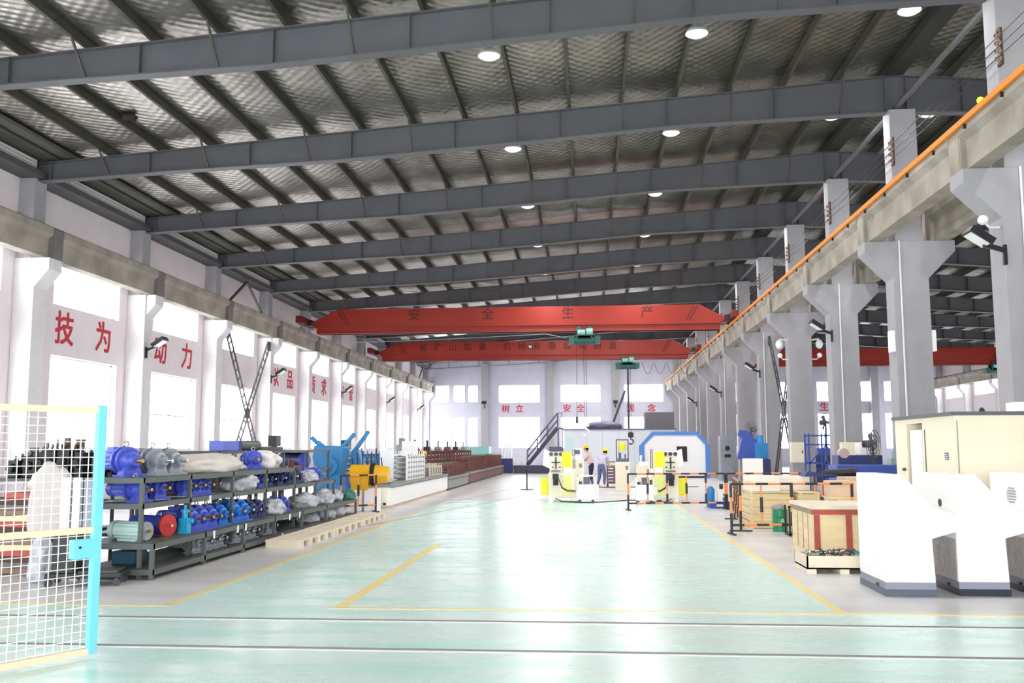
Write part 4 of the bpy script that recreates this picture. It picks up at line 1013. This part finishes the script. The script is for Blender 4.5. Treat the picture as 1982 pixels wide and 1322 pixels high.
for i, (x, y, h, lab) in enumerate(((1.25, 37.0, 1.1, 'cream machine cabinet with yellow lamp behind the tool cart'), (2.0, 36.0, 1.0, 'cream machine cabinet with a small dark panel'), (-.5, 36.5, 1.2, 'cream machine cabinet behind the left forming machine'))):
    r = thing('machine_cabinet', lab, 'machine', (x, y, 0))
    b = MB(); b.box(-.28,.28,-.25,.25,0,h); b.build('body', cream, r, .015)
    b = MB(); b.box(.1,.2,-.27,-.25,h-.3,h-.15); b.build('dark_panel', greym, r)
    b = MB(); b.box(-.2,.2,-.15,.15,h,h+.12); b.cyl((-.1,0,h+.12),(-.1,0,h+.35),.05); b.cyl((.1,-.1,h+.12),(.1,-.1,h+.3),.03); b.build('mechanism', chrome if i else slate, r)
    if i == 0:
        b = MB()
        for q in (-.25, .2): b.box(q, q+.04, -.02, .02, h+.0, h+.85)
        b.box(-.25,.24,-.02,.02,h+.82,h+.86); b.build('portal_frame', steel, r)
        b = MB(); b.lathe([(0,0),(.02,.12),(.25,.14),(.3,.1),(.32,0)], (0,0,h+.42), (0,0,1), 16); b.build('yellow_float', hatm2, r)
    if i == 2:
        b = MB(); b.box(-.15,.2,-.2,-.16,h+.15,h+.42); b.build('monitor_frame', white, r); b = MB(); b.box(-.08,.13,-.215,-.2,h+.2,h+.36); b.build('monitor', slate, r)
r = thing('guide_frame', 'upright white guide frame beside the right forming machine', 'frame', (2.05, 31.5, 0))
b = MB()
for x in (-.1, .1): b.box(x-.015, x+.015, -.02, .02, .55, 1.5)
b.box(-.1,.1,-.02,.02,1.47,1.5); b.box(-.1,.1,-.02,.02,.55,.58); b.box(-.3,.3,-.2,.2,0,.55); b.build('frame', cream, r)
# ---------------------------------------------------------------- tool cart
r = thing('tool_cart', 'red tool cart with grey drawers beside the worker', 'tool cart', (.92, 41.0, 0))
b = MB(); b.box(-.22,.24,-.2,.25,.12,.82); b.build('body', redcart, r, .01)
for k in range(5): 
    b = MB(); b.box(-.2,.1,-.215,-.2,.16+.13*k,.27+.13*k); d = b.build('drawer', slate, r)
    b = MB(); b.box(-.16,.06,-.23,-.215,.24+.13*k,.255+.13*k); b.build('handle', chrome, d)
b = MB(); b.box(-.22,.24,-.2,.25,.84,.88); b.box(-.22,-.19,-.2,-.17,.82,1.05); b.box(.21,.24,-.2,-.17,.82,1.05); b.box(-.22,.24,-.2,-.17,1.02,1.06); b.build('push_handle', blackm, r)
for x in (-.18, .2):
    for y in (-.15, .2): b = MB(); b.cyl((x,y-.015,.05),(x,y+.015,.05),.05,n=12); b.box(x-.02,x+.02,y-.02,y+.02,.05,.12); b.build('caster', blackm, r)
# ---------------------------------------------------------------- people
def skinmesh(name, verts, edges, rads, m_, parent, sub=2):
    me = bpy.data.meshes.new(name); me.from_pydata(verts, edges, []); o = bpy.data.objects.new(name, me); C.objects.link(o); o.parent = parent
    md = o.modifiers.new('skin', 'SKIN'); md.use_smooth_shade = True
    for i, r_ in enumerate(rads): me.skin_vertices[0].data[i].radius = r_ if isinstance(r_, tuple) else (r_, r_)
    me.skin_vertices[0].data[0].use_root = True
    s_ = o.modifiers.new('sub', 'SUBSURF'); s_.levels = sub; s_.render_levels = sub
    me.materials.append(m_); return o
def chain(pts):
    return pts, [(i, i+1) for i in range(len(pts)-1)]
def person(label, loc, rz, J, hat, shirt, trou):
    """J: joints dict in local metres, facing -y"""
    r = thing('person', label, 'person', loc, rz)
    V = []; E = []; R = []
    def a(p, rad, par=None):
        V.append(tuple(p)); R.append(rad); i = len(V)-1
        if par is not None: E.append((par, i))
        return i
    pel = a(J['pel'], (.15,.11)); sp = a(J['spine'], (.14,.1), pel); ch = a(J['chest'], (.17,.115), sp); nk = a(J['neck'], (.055,.055), ch); a(J['head'], (.075,.085), nk)
    for s_ in 'LR':
        sh = a(J['sh'+s_], .065, ch); el = a(J['el'+s_], .045, sh); wr = a(J['wr'+s_], .03, el)
        d = (Vector(J['wr'+s_])-Vector(J['el'+s_])).normalized(); pm = a(Vector(J['wr'+s_])+d*.07, (.04,.02), wr)
        base = Vector(J['wr'+s_])+d*.085; side = d.cross(Vector((0,1,0))); side = side.normalized() if side.length > .1 else Vector((1,0,0)); cur = d.cross(side).normalized()
        for k, (off, ln) in enumerate(((-.03,.065),(-.01,.078),(.01,.072),(.03,.055))):
            f1 = a(base+side*off+d*.02, .009, pm); f2 = a(base+side*off+d*(ln*.65)+cur*.01, .0085, f1); a(base+side*off+d*ln+cur*.03, .0075, f2)
        t1 = a(Vector(J['wr'+s_])+d*.045+side*.045, .011, pm); a(Vector(J['wr'+s_])+d*.09+side*.06+cur*.015, .009, t1)
        hp = a(J['hp'+s_], .09, pel); kn = a(J['kn'+s_], .058, hp); an = a(J['an'+s_], .038, kn); a(Vector(J['an'+s_])+Vector((0,-.15,-.045)), (.035,.025), an)
    skinmesh('body', V, E, R, skin, r)
    # head details
    H = Vector(J['head'])
    b = MB(); b.ball(H+Vector((0,-.005,.03)), .098, 16, 12, sc=(.82,1,1.18)); b.ball(H+Vector((0,-.105,.015)), .016, 8, 6, sc=(.8,1.2,1.5))
    for s_ in (-1, 1): b.ball(H+Vector((s_*.083,.005,.02)), .022, 8, 6, sc=(.5,.8,1.3))
    b.build('face', skin, r)
    b = MB()
    for s_ in (-1, 1): b.ball(H+Vector((s_*.033,-.093,.04)), .011, 8, 6)
    b.bar(H+Vector((-.025,-.1,-.035)), H+Vector((.025,-.1,-.035)), .008, .006); b.build('eyes_and_mouth', hairm, r)
    b = MB(); b.ball(H+Vector((0,.022,.045)), .102, 16, 10, sc=(.86,.95,1.1)); b.build('hair', hairm, r)
    b = MB(); hc = H+Vector((0,0,.075)); b.lathe([(0,.135),(.012,.135),(.015,.118),(.06,.112),(.1,.085),(.125,.045),(.132,0)], hc, (0,0,1), 22); b.box(hc.x-.07, hc.x+.07, hc.y-.175, hc.y-.1, hc.z, hc.z+.012); b.build('hard_hat', hat, r)
    # shirt
    V2 = []; E2 = []; R2 = []
    def a2(p, rad, par=None):
        V2.append(tuple(p)); R2.append(rad); i = len(V2)-1
        if par is not None: E2.append((par, i))
        return i
    P = Vector(J['pel']); Sx = Vector(J['spine']); p0 = a2(P.lerp(Sx, -.05), (.185,.15)); p1 = a2(J['spine'], (.165,.125), p0); p2 = a2(J['chest'], (.19,.135), p1); a2(Vector(J['chest']).lerp(Vector(J['neck']), .6), (.075,.07), p2)
    for s_ in 'LR': q = a2(J['sh'+s_], .085, p2); e = Vector(J['sh'+s_]).lerp(Vector(J['el'+s_]), .75); a2(e, .07, q)
    skinmesh('shirt', V2, E2, R2, shirt, r)
    V2 = []; E2 = []; R2 = []
    p0 = a2(J['pel'], (.17,.13)); a2(P.lerp(Sx, .5), (.155,.12), p0)
    for s_ in 'LR': q = a2(J['hp'+s_], .105, p0); k_ = a2(J['kn'+s_], .075, q); a2(Vector(J['an'+s_])+Vector((0,0,.02)), .06, k_)
    skinmesh('trousers', V2, E2, R2, trou, r)
    for s_ in 'LR':
        A = Vector(J['an'+s_]); b = MB(); b.ball(A+Vector((0,-.06,-.035)), .12, 12, 8, sc=(.42,1.15,.4)); b.build('shoe', white if trou is jean2 else black, r)
    return r
J1 = dict(pel=(0,.02,.92), spine=(0,-.02,1.1), chest=(0,-.09,1.3), neck=(0,-.16,1.46), head=(0,-.21,1.56), shL=(-.17,-.1,1.36), shR=(.17,-.1,1.36), elL=(-.2,-.2,1.12), elR=(.2,-.2,1.12), wrL=(-.14,-.4,1.05), wrR=(.15,-.4,1.05),
          hpL=(-.09,.02,.86), hpR=(.09,.02,.86), knL=(-.1,-.03,.48), knR=(.11,.02,.47), anL=(-.11,.04,.08), anR=(.13,.12,.08))
person('person in a yellow hard hat, white shirt and dark trousers facing the machine', (.04, 41.1, 0), -PI/2-.3, J1, hatm, shirt1, jean1)
J2 = dict(pel=(0,.04,.88), spine=(0,-.04,1.05), chest=(0,-.16,1.22), neck=(0,-.27,1.36), head=(0,-.34,1.43), shL=(-.17,-.18,1.28), shR=(.17,-.18,1.28), elL=(-.21,-.22,1.02), elR=(.21,-.2,1.02), wrL=(-.2,-.3,.78), wrR=(.2,-.3,.8),
          hpL=(-.09,.04,.82), hpR=(.09,.04,.82), knL=(-.12,-.02,.45), knR=(.13,-.04,.45), anL=(-.13,.05,.08), anR=(.2,.0,.08))
person('person in a bright yellow hard hat, lilac white shirt and blue grey jeans leaning forward', (.5, 40.6, 0), PI-.5, J2, hatm2, shirt2, jean2)
# floor cables
m = MB(); m.tube([(-.9,29.3,.015),(-.3,28.9,.015),(.4,29.2,.015),(1.2,30.2,.015),(2.2,30.0,.015)], .015, 6); tag(m.build('floor_cable', black), 'black cable lying on the floor between the forming machines', 'cable')
m = MB(); m.tube([(-.2,40.3,.012),(.6,39.9,.012),(1.6,40.1,.012),(4.5,40.5,.012)], .018, 6); tag(m.build('floor_cable', black), 'black cable on the floor behind the workers feet', 'cable')
# ---------------------------------------------------------------- right side goods
r = thing('blue_pallet', 'blue plastic pallet under the small white cabinets', 'pallet', (3.75, 26.9, 0))
b = MB(); b.box(-.55,.6,-.45,.45,.11,.15); b.build('deck', bluep, r)
for x in (-.5, -.05, .4):
    b = MB(); b.box(x, x+.16, -.43, .43, 0, .11); b.build('runner', bluep, r)
for i, x in enumerate((3.62, 4.0)):
    r = thing('hydraulic_box', 'white box with round dial and black fittings on the blue pallet, %s one' % ('left' if i == 0 else 'right'), 'control box', (x, 26.65, .151))
    b = MB(); b.box(-.15,.15,-.15,.15,0,.36); b.build('cabinet', white, r, .008)
    b = MB(); b.disc((.02,-.155,.1),(0,1,0),.06,.012,18); b.build('dial', slate, r); b = MB(); b.disc((.0,-.155,.22),(0,1,0),.03,.012,14); b.build('dial', slate, r)
    b = MB(); b.cyl((-.05,0,.36),(-.05,0,.5),.05); b.cyl((.07,0,.36),(.07,0,.44),.03); b.build('fittings', blackm, r)
cube('gas_bottle', 'x', 'x', 0,0,0,0,0,0, blue) if 0 else None
b = MB(); b.lathe([(0,0),(0,.11),(.34,.11),(.42,.06),(.45,0)], (3.3,26.8,.151), (0,0,1), 18); tag(b.build('blue_cylinder', decb), 'blue cylinder standing on the blue pallet', 'cylinder')
cube('white_drum', 'tall white box behind the barrier by the columns', 'box', 4.45, 4.95, 28, 28.5, 0, 1.32, cartonw)
# slatted wooden crate
def slatcrate(name, label, x0, x1, y0, y1, z1, m_, n_=5, z0=0):
    r = thing(name, label, 'crate', ((x0+x1)/2, (y0+y1)/2, z0)); w, d = (x1-x0)/2, (y1-y0)/2
    b = MB(); b.box(-w+.02, w-.02, -d+.02, d-.02, .03, z1-.02); b.build('inner_box', m_, r)
    h = (z1)/n_
    for k in range(n_):
        b = MB(); b.box(-w, w, -d, -d+.02, k*h+.01, (k+1)*h-.01); b.box(-w, -w+.02, -d+.02, d, k*h+.01, (k+1)*h-.01); b.build('plank', m_, r)
    for x in (-w, w-.06): b = MB(); b.box(x, x+.06, -d-.02, -d, 0, z1); b.build('batten', m_, r)
    b = MB(); b.box(-w-.01, w+.01, -d-.02, d+.01, z1, z1+.02); b.build('lid', m_, r)
    return r
slatcrate('wooden_crate', 'pale slatted wooden crate behind the near barrier', 3.25, 4.12, 20.0, 21.3, .72, wood)
cube('carton', 'white carton on the slatted crate, left of two', 'carton', 3.3, 3.88, 20.1, 20.8, .745, 1.06, cartonw)
cube('carton', 'white carton on the slatted crate, right of two', 'carton', 3.93, 4.6, 20.6, 21.2, .745, 1.04, cartonw)
slatcrate('wooden_crate', 'narrow pale crate right of the slatted crate', 4.2, 4.6, 19.8, 20.9, .72, wood, 3)
r = thing('work_table', 'wooden table carrying cartons behind the crates', 'table', (5.2, 19.6, 0))
b = MB(); b.box(-.55,.85,-.4,.5,.62,.67); b.build('table_top', wood, r)
for x in (-.5, .78):
    for y in (-.35, .43): b = MB(); b.box(x, x+.05, y, y+.05, 0, .62); b.build('leg', brown2, r)
for i, (x0, x1, z0, z1, m_) in enumerate(((4.72, 5.15, .671, .98, card), (5.2, 5.75, .671, .95, card), (5.78, 6.0, .671, .9, cartonw))):
    cube('carton', 'peach carton on the wooden table, %s from the left' % ORD[i], 'carton', x0, x1, 19.5, 19.95, z0, z1, m_)
b = MB(); b.prism([(4.42,1.045),(5.08,1.045),(5.1,1.07),(4.5,1.15)], 'y', 20.3, 20.8); tag(b.build('steel_sheet', navy), 'dark blue panel lying on the cartons', 'panel')
b = MB(); b.cyl((5.1,21.5,1.06),(5.75,21.3,1.12),.09,n=14); tag(b.build('black_roll', black), 'black roll lying behind the cartons', 'roll')
cube('shelf_stack', 'pale carton stack standing behind the work table', 'carton', 5.3, 6.0, 20.5, 21.2, 0, 1.02, card)
slatcrate('wooden_crate', 'low wooden box under the peach cartons', 4.55, 5.5, 18.95, 19.15+.02, .5, wood, 2)
# green drum, rags, black frame
r = thing('oil_drum', 'green oil drum with a white triangle mark', 'drum', (3.72, 19.35, 0))
b = MB(); b.lathe([(0,0),(0,.145),(.13,.145),(.14,.15),(.15,.145),(.28,.145),(.29,.15),(.3,.145),(.42,.145),(.43,.15),(.43,.13),(.42,0)], (0,0,0), (0,0,1), 26); b.build('barrel', greend, r)
b = MB()
for p_, q_ in (((-.03,0),(.03,0)),((.03,0),(0,.055)),((0,.055),(-.03,0))): b.bar((p_[0]+.02,-.15,.2+p_[1]), (q_[0]+.02,-.15,.2+q_[1]), .01, .01)
b.build('triangle_mark', paper, r)
blob('rag_pile', 'grey rag hanging out of the green drum', 'rag', (3.7, 19.33, .41), (.26, .22, .12), mat('grey rag', (150, 146, 150), .9), 81)
r = thing('scrap_stand', 'black steel frame with a tray beside the red strapped crate', 'frame', (3.68, 18.3, 0))
b = MB()
for x in (0, .42): b.box(x, x+.03, 0, .03, 0, .56); b.box(x, x+.03, .4, .43, 0, .56)
b.box(0,.45,0,.03,.53,.56); b.box(0,.45,0,.43,.02,.05); b.build('frame', blackm, r)
blob('scrap_pile', 'pile of dark scrap in the black frame tray', 'scrap', (3.92, 18.5, .052), (.3, .3, .12), blackm, 83)
# crate with red-brown strips
r = thing('wooden_crate', 'large plywood crate with red brown corner strips', 'crate', (3.95, 15.9, 0))
w, d, h = .55, .75, .7
b = MB(); b.box(-w, w, -d, d, .05, h); b.build('plywood_box', wood, r)
b = MB(); b.box(-w-.03, w+.03, -d-.03, d+.03, h, h+.05); b.build('lid', palletw, r)
b = MB(); b.box(-w-.015, w+.015, -d-.015, -d-.001, h-.085, h-.01); b.build('top_strip', redtape, r)
for x in (-w+.02, -.05, w-.12): b = MB(); b.box(x, x+.09, -d-.014, -d-.001, .05, h-.09); b.build('upright_strip', redtape, r)
b = MB(); b.box(-w-.014, -w-.001, -d, d, h-.08, h-.01); b.build('side_strip', mat('grey brown strip', (150, 124, 110), .5), r)
for y in (-.45, -.1, .3): b = MB(); b.box(-w-.006, -w-.001, y, y+.012, .05, h-.08); b.build('side_seam', brown2, r)
for x in (-w, -.08, w-.16): b = MB(); b.box(x, x+.16, -d, d, 0, .05); b.build('skid', wood, r)
# small crate with scrap
r = thing('scrap_crate', 'low open wooden crate in front of the strapped crate', 'crate', (3.3, 13.35, 0))
w, d, h = .48, .38, .23
b = MB(); b.box(-w,w,-d,-d+.02,.06,h); b.box(-w,w,d-.02,d,.06,h); b.box(-w,-w+.02,-d,d,.06,h); b.box(w-.02,w,-d,d,.06,h); b.box(-w,w,-d,d,.06,.08); b.build('box', palletw, r)
for x in (-w, -.06, w-.12): b = MB(); b.box(x, x+.12, -d, d, 0, .06); b.build('skid', palletw, r)
random.seed(8); b = MB()
for i in range(130):
    p = Vector((3.3+random.uniform(-.4,.3), 13.35+random.uniform(-.3,.3), .16+random.uniform(0,.1))); q = p+Vector((random.uniform(-.09,.09), random.uniform(-.09,.09), random.uniform(-.03,.04)))
    b.bar(p, q, .014, .014, mi=i % 3)
tag(b.build('metal_scraps', [blackm, chrome, steeld]), 'tangle of dark metal scraps in the low crate', 'scraps', None, 'stuff')
r = thing('blue_tray', 'light blue tray on the low crate corner', 'tray', (3.63, 13.25, .235)); b = MB(); b.box(-.12,.12,-.1,.1,0,.03); b.build('tray', cyanm, r); b = MB(); b.ball((0,0,.07), .05, 10, 8); b.build('bag', cloth, r)
# ---------------------------------------------------------------- white slant-top machine cabinets
def slant(label, x, y, basem, side):
    r = thing('slant_cabinet', label, 'machine cabinet', (x, y, 0))
    b = MB(); b.prism([(0,.15),(.55,.15),(.53,.63),(.85,.72),(.85,.88),(.56,.98),(.24,1.34),(0,1.34)], 'y', 0, 1.0); b.build('housing', white, r, .012)
    b = MB(); b.prism([(0,0),(.56,0),(.56,.075),(0,.075)], 'y', 0, 1.02); b.build('base', basem, r)
    b = MB(); b.box(.005,.55,.01,1.0,.075,.15); b.build('plinth', mat('grey plinth', (140, 144, 158), .5) if basem is not black else basem, r)
    if side: b = MB(); b.box(-.008,-.001,.02,.98,.16,.62); b.build('film_wrap', plasticg, r)
    if side == 1: b = MB(); b.disc((-.004,.45,1.0),(1,0,0),.045,.01,18); b.build('cable_hole', black, r)
    if side == 2:
        for k in range(6): w_ = .12*math.sqrt(1-((k-2.5)/3.2)**2); b = MB(); b.box(-.008,-.001,.4-w_,.4+w_,1.0+.032*k,1.015+.032*k); b.build('vent_slat', grey, r)
    b = MB(); b.box(.1,.2,-.004,0,1.1,1.14) if 0 else b.box(-.004,-.001,.25,.35,.08,.11); b.build('slot', black, r)
    return r
slbase = mat('blue grey base', (92, 96, 112), .45)
slant('white slant topped cabinet on a grey base, leftmost of three', 3.26, 11.1, slbase, 0)
slant('white slant topped cabinet on a black base, middle of three', 4.08, 11.18, mat('black blue base', (38, 42, 60), .3), 1)
slant('white slant topped cabinet at the right edge of the picture', 4.9, 11.25, mat('black blue base', (38, 42, 60), .3), 2)
b = MB(); 
# big beige cabinet
r = thing('beige_enclosure', 'tall beige machine enclosure with dark lid and open side panel', 'machine', (4.9, 13.3, 0))
b = MB(); b.box(0,2.2,0,1.25,0,2.07); b.box(0,2.2,1.95,2.5,0,2.07); b.box(.3,2.2,1.25,1.95,0,2.07); b.box(0,.3,1.25,1.95,2.0,2.07); b.build('housing', beige, r)
b = MB(); b.box(.27,.3,1.25,1.95,0,2.0); b.build('dark_opening', black, r)
b = MB(); b.box(.0,.03,1.3,1.8,0,1.9); b.build('white_door', white, r)
b = MB(); b.box(-.05,2.25,-.05,2.54,2.07,2.12); b.build('lid', steel, r)
b = MB(); b.box(-.006,-.001,1.13,1.16,0,1.9); b.build('panel_seam', steeld, r)
b = MB(); b.box(.03,.042,-.006,-.001,.1,2.0); b.build('panel_seam', greym, r)
b = MB(); b.box(-.008,-.001,.25,.38,1.47,1.57); b.build('rating_plate', slate, r)
for k in range(3): b = MB(); b.box(-.011,-.0085,.27,.36,1.485+.027*k,1.495+.027*k); b.build('plate_line', paper, r)
b = MB(); b.cyl((-.02,2.05,1.3),(-.02,2.1,1.3),.025); b.build('latch', steeld, r)
cube('white_box', 'small white box on the enclosure lid', 'box', 5.75, 5.95, 13.4, 13.7, 2.121, 2.25, white)
blob('fan_part', 'black clip on the enclosure lid', 'clip', (5.35, 13.5, 2.12), (.07,.07,.06), black, 90)
# ---------------------------------------------------------------- machines between columns
r = thing('blue_press', 'blue bending machine beside the middle columns', 'machine', (6.1, 37.2, 0))
b = MB(); b.box(-.1,.7,-.4,.4,0,1.2); b.build('base', navy, r, .02)
b = MB(); b.prism([(-.5,1.2),(.1,1.15),(.5,1.2),(.5,1.55),(.1,2.1),(-.15,2.3),(-.4,2.3),(-.45,2.1),(-.3,2.0)], 'y', -.15, .15); b.build('arm', bluef, r, .02)
b = MB(); b.box(.15,.65,-.3,.3,1.2,1.8); b.cyl((.4,-.1,1.8),(.4,-.1,2.1),.15); b.build('head', decb, r, .02)
r = thing('blue_scaffold', 'blue steel scaffold frame between the columns', 'scaffold', (7.2, 32.5, 0))
for x in (0, .55, 1.1):
    b = MB(); b.box(x-.025,x+.025,-.3,-.25,0,2.1); b.box(x-.025,x+.025,.25,.3,0,2.1); b.build('post', bluef, r)
for z in (.4, 1.1, 1.7, 2.0): b = MB(); b.box(0,1.1,-.3,-.26,z,z+.05); b.box(0,1.1,.26,.3,z,z+.05); b.build('rail', bluef, r)
b = MB(); b.bar((0,-.28,1.1),(.55,-.28,1.7),.04); b.bar((.55,-.28,1.7),(1.1,-.28,1.1),.04); b.build('brace', bluef, r)
for x, z in ((.6, .45), (.6, .75), (.6, 1.15)): b = MB(); b.box(x,x+.45,-.24,.24,z,z+.22); b.build('blue_bin', navy, r)
r = thing('machine_block', 'grey control machine beside the arched enclosure', 'machine', (6.9, 48.5, 0))
b = MB(); b.box(-.45,.25,-.4,.4,0,2.2); b.build('cabinet', grey, r, .02); b = MB(); b.cyl((-.1,-.41,1.6),(-.1,-.43,1.6),.12); b.build('dial', blackm, r); b = MB(); b.box(-.25,.05,-.44,-.4,1.15,1.3); b.build('display', blackm, r)
cube('dark_bench', 'dark steel bench behind the blue bending machine', 'bench', 7.6, 8.7, 44.5, 45.5, 0, 1.2, slated)
def fan(label, loc, rz, z, tilt=0.):
    r = thing('pedestal_fan', label, 'fan', loc, rz)
    b = MB(); b.cyl((0,0,0),(0,0,z-.05),.03,n=10); b.cyl((0,0,0),(0,0,.03),.22,n=20); b.build('stand', blackm, r)
    b = MB(); b.cyl((0,.02,z),(0,.22,z),.09,n=14); b.build('motor', blackm, r)
    b = MB()
    for R_ in (.32, .22, .12):
        for yy in (-.05, .03): b.tube([(R_*math.cos(q*PI/10), yy, z+R_*math.sin(q*PI/10)) for q in range(21)], .008, 5)
    for k in range(12): a = k*PI/6; b.tube([(0,-.07,z),(.3*math.cos(a),-.05,z+.3*math.sin(a)),(.32*math.cos(a),0,z+.32*math.sin(a)),(.1*math.cos(a),.04,z+.1*math.sin(a))], .005, 4)
    b.build('cage', fanm, r)
    for k in range(3):
        a = k*2*PI/3; c_, s_ = math.cos(a), math.sin(a); b = MB(); P = [(.03,-.02),(.26,-.08),(.28,.06),(.05,.05)]
        pts = [(u*c_-v*s_, -.01+.04*(v > 0), z+u*s_+v*c_) for u, v in P]; b.add(pts+[(p[0], p[1]+.006, p[2]) for p in pts], [(0,1,2,3),(7,6,5,4),(0,4,5,1),(1,5,6,2),(2,6,7,3),(3,7,4,0)]); b.build('blade', fanm, r)
fan('tall grey pedestal fan beside the fourth middle column', (8.25, 34.2, 0), .6, 2.5)
fan('grey pedestal fan by the blue bending machine', (6.45, 38.9, 0), -1.0, 2.35)
fan('dark pedestal fan beside the beige enclosure', (6.55, 22.8, 0), .9, 1.72)
cube('blue_cabinet', 'long blue bench behind the white slant cabinets', 'bench', 5.4, 6.9, 19.6+1.9, 22.3, 0, 1.25, bluef)
r = thing('blue_machine', 'dark blue machine with pink motor on the long blue bench', 'machine', (6.3, 23.9, 0))
b = MB(); b.box(-.35,.7,-.3,.3,0,1.45); b.build('body', navy, r, .02); b = MB(); b.cyl((-.2,-.32,1.5),(-.2,-.1,1.5),.12); b.build('pink_motor', mat('pink grey', (200,170,170),.5), r); b = MB(); b.box(.2,.7,-.25,.25,1.45,1.75); b.build('white_head', cartonw, r, .02)
# right aisle clutter (glimpsed between columns)
for i, (x, y, h, m_, nm) in enumerate(((10.5, 44, 1.3, navy, 'dark blue machine'), (12.5, 52, 1.6, bluef, 'blue machine'), (15.0, 60, 1.5, greym, 'grey machine'), (18.5, 66, 1.8, navy, 'navy machine'), (22.0, 70, 1.4, aqua, 'pale green machine'))):
    r = thing('workshop_machine', '%s standing in the right aisle, %s from the front' % (nm, ORD[i]), 'machine', (x, y, 0))
    b = MB(); b.box(-.8,.8,-.5,.5,0,h*.6); b.build('base', m_, r, .03); b = MB(); b.box(-.5,.3,-.4,.4,h*.6,h); b.cyl((.5,0,h*.6),(.5,0,h*1.1),.12); b.build('head', m_, r, .03)
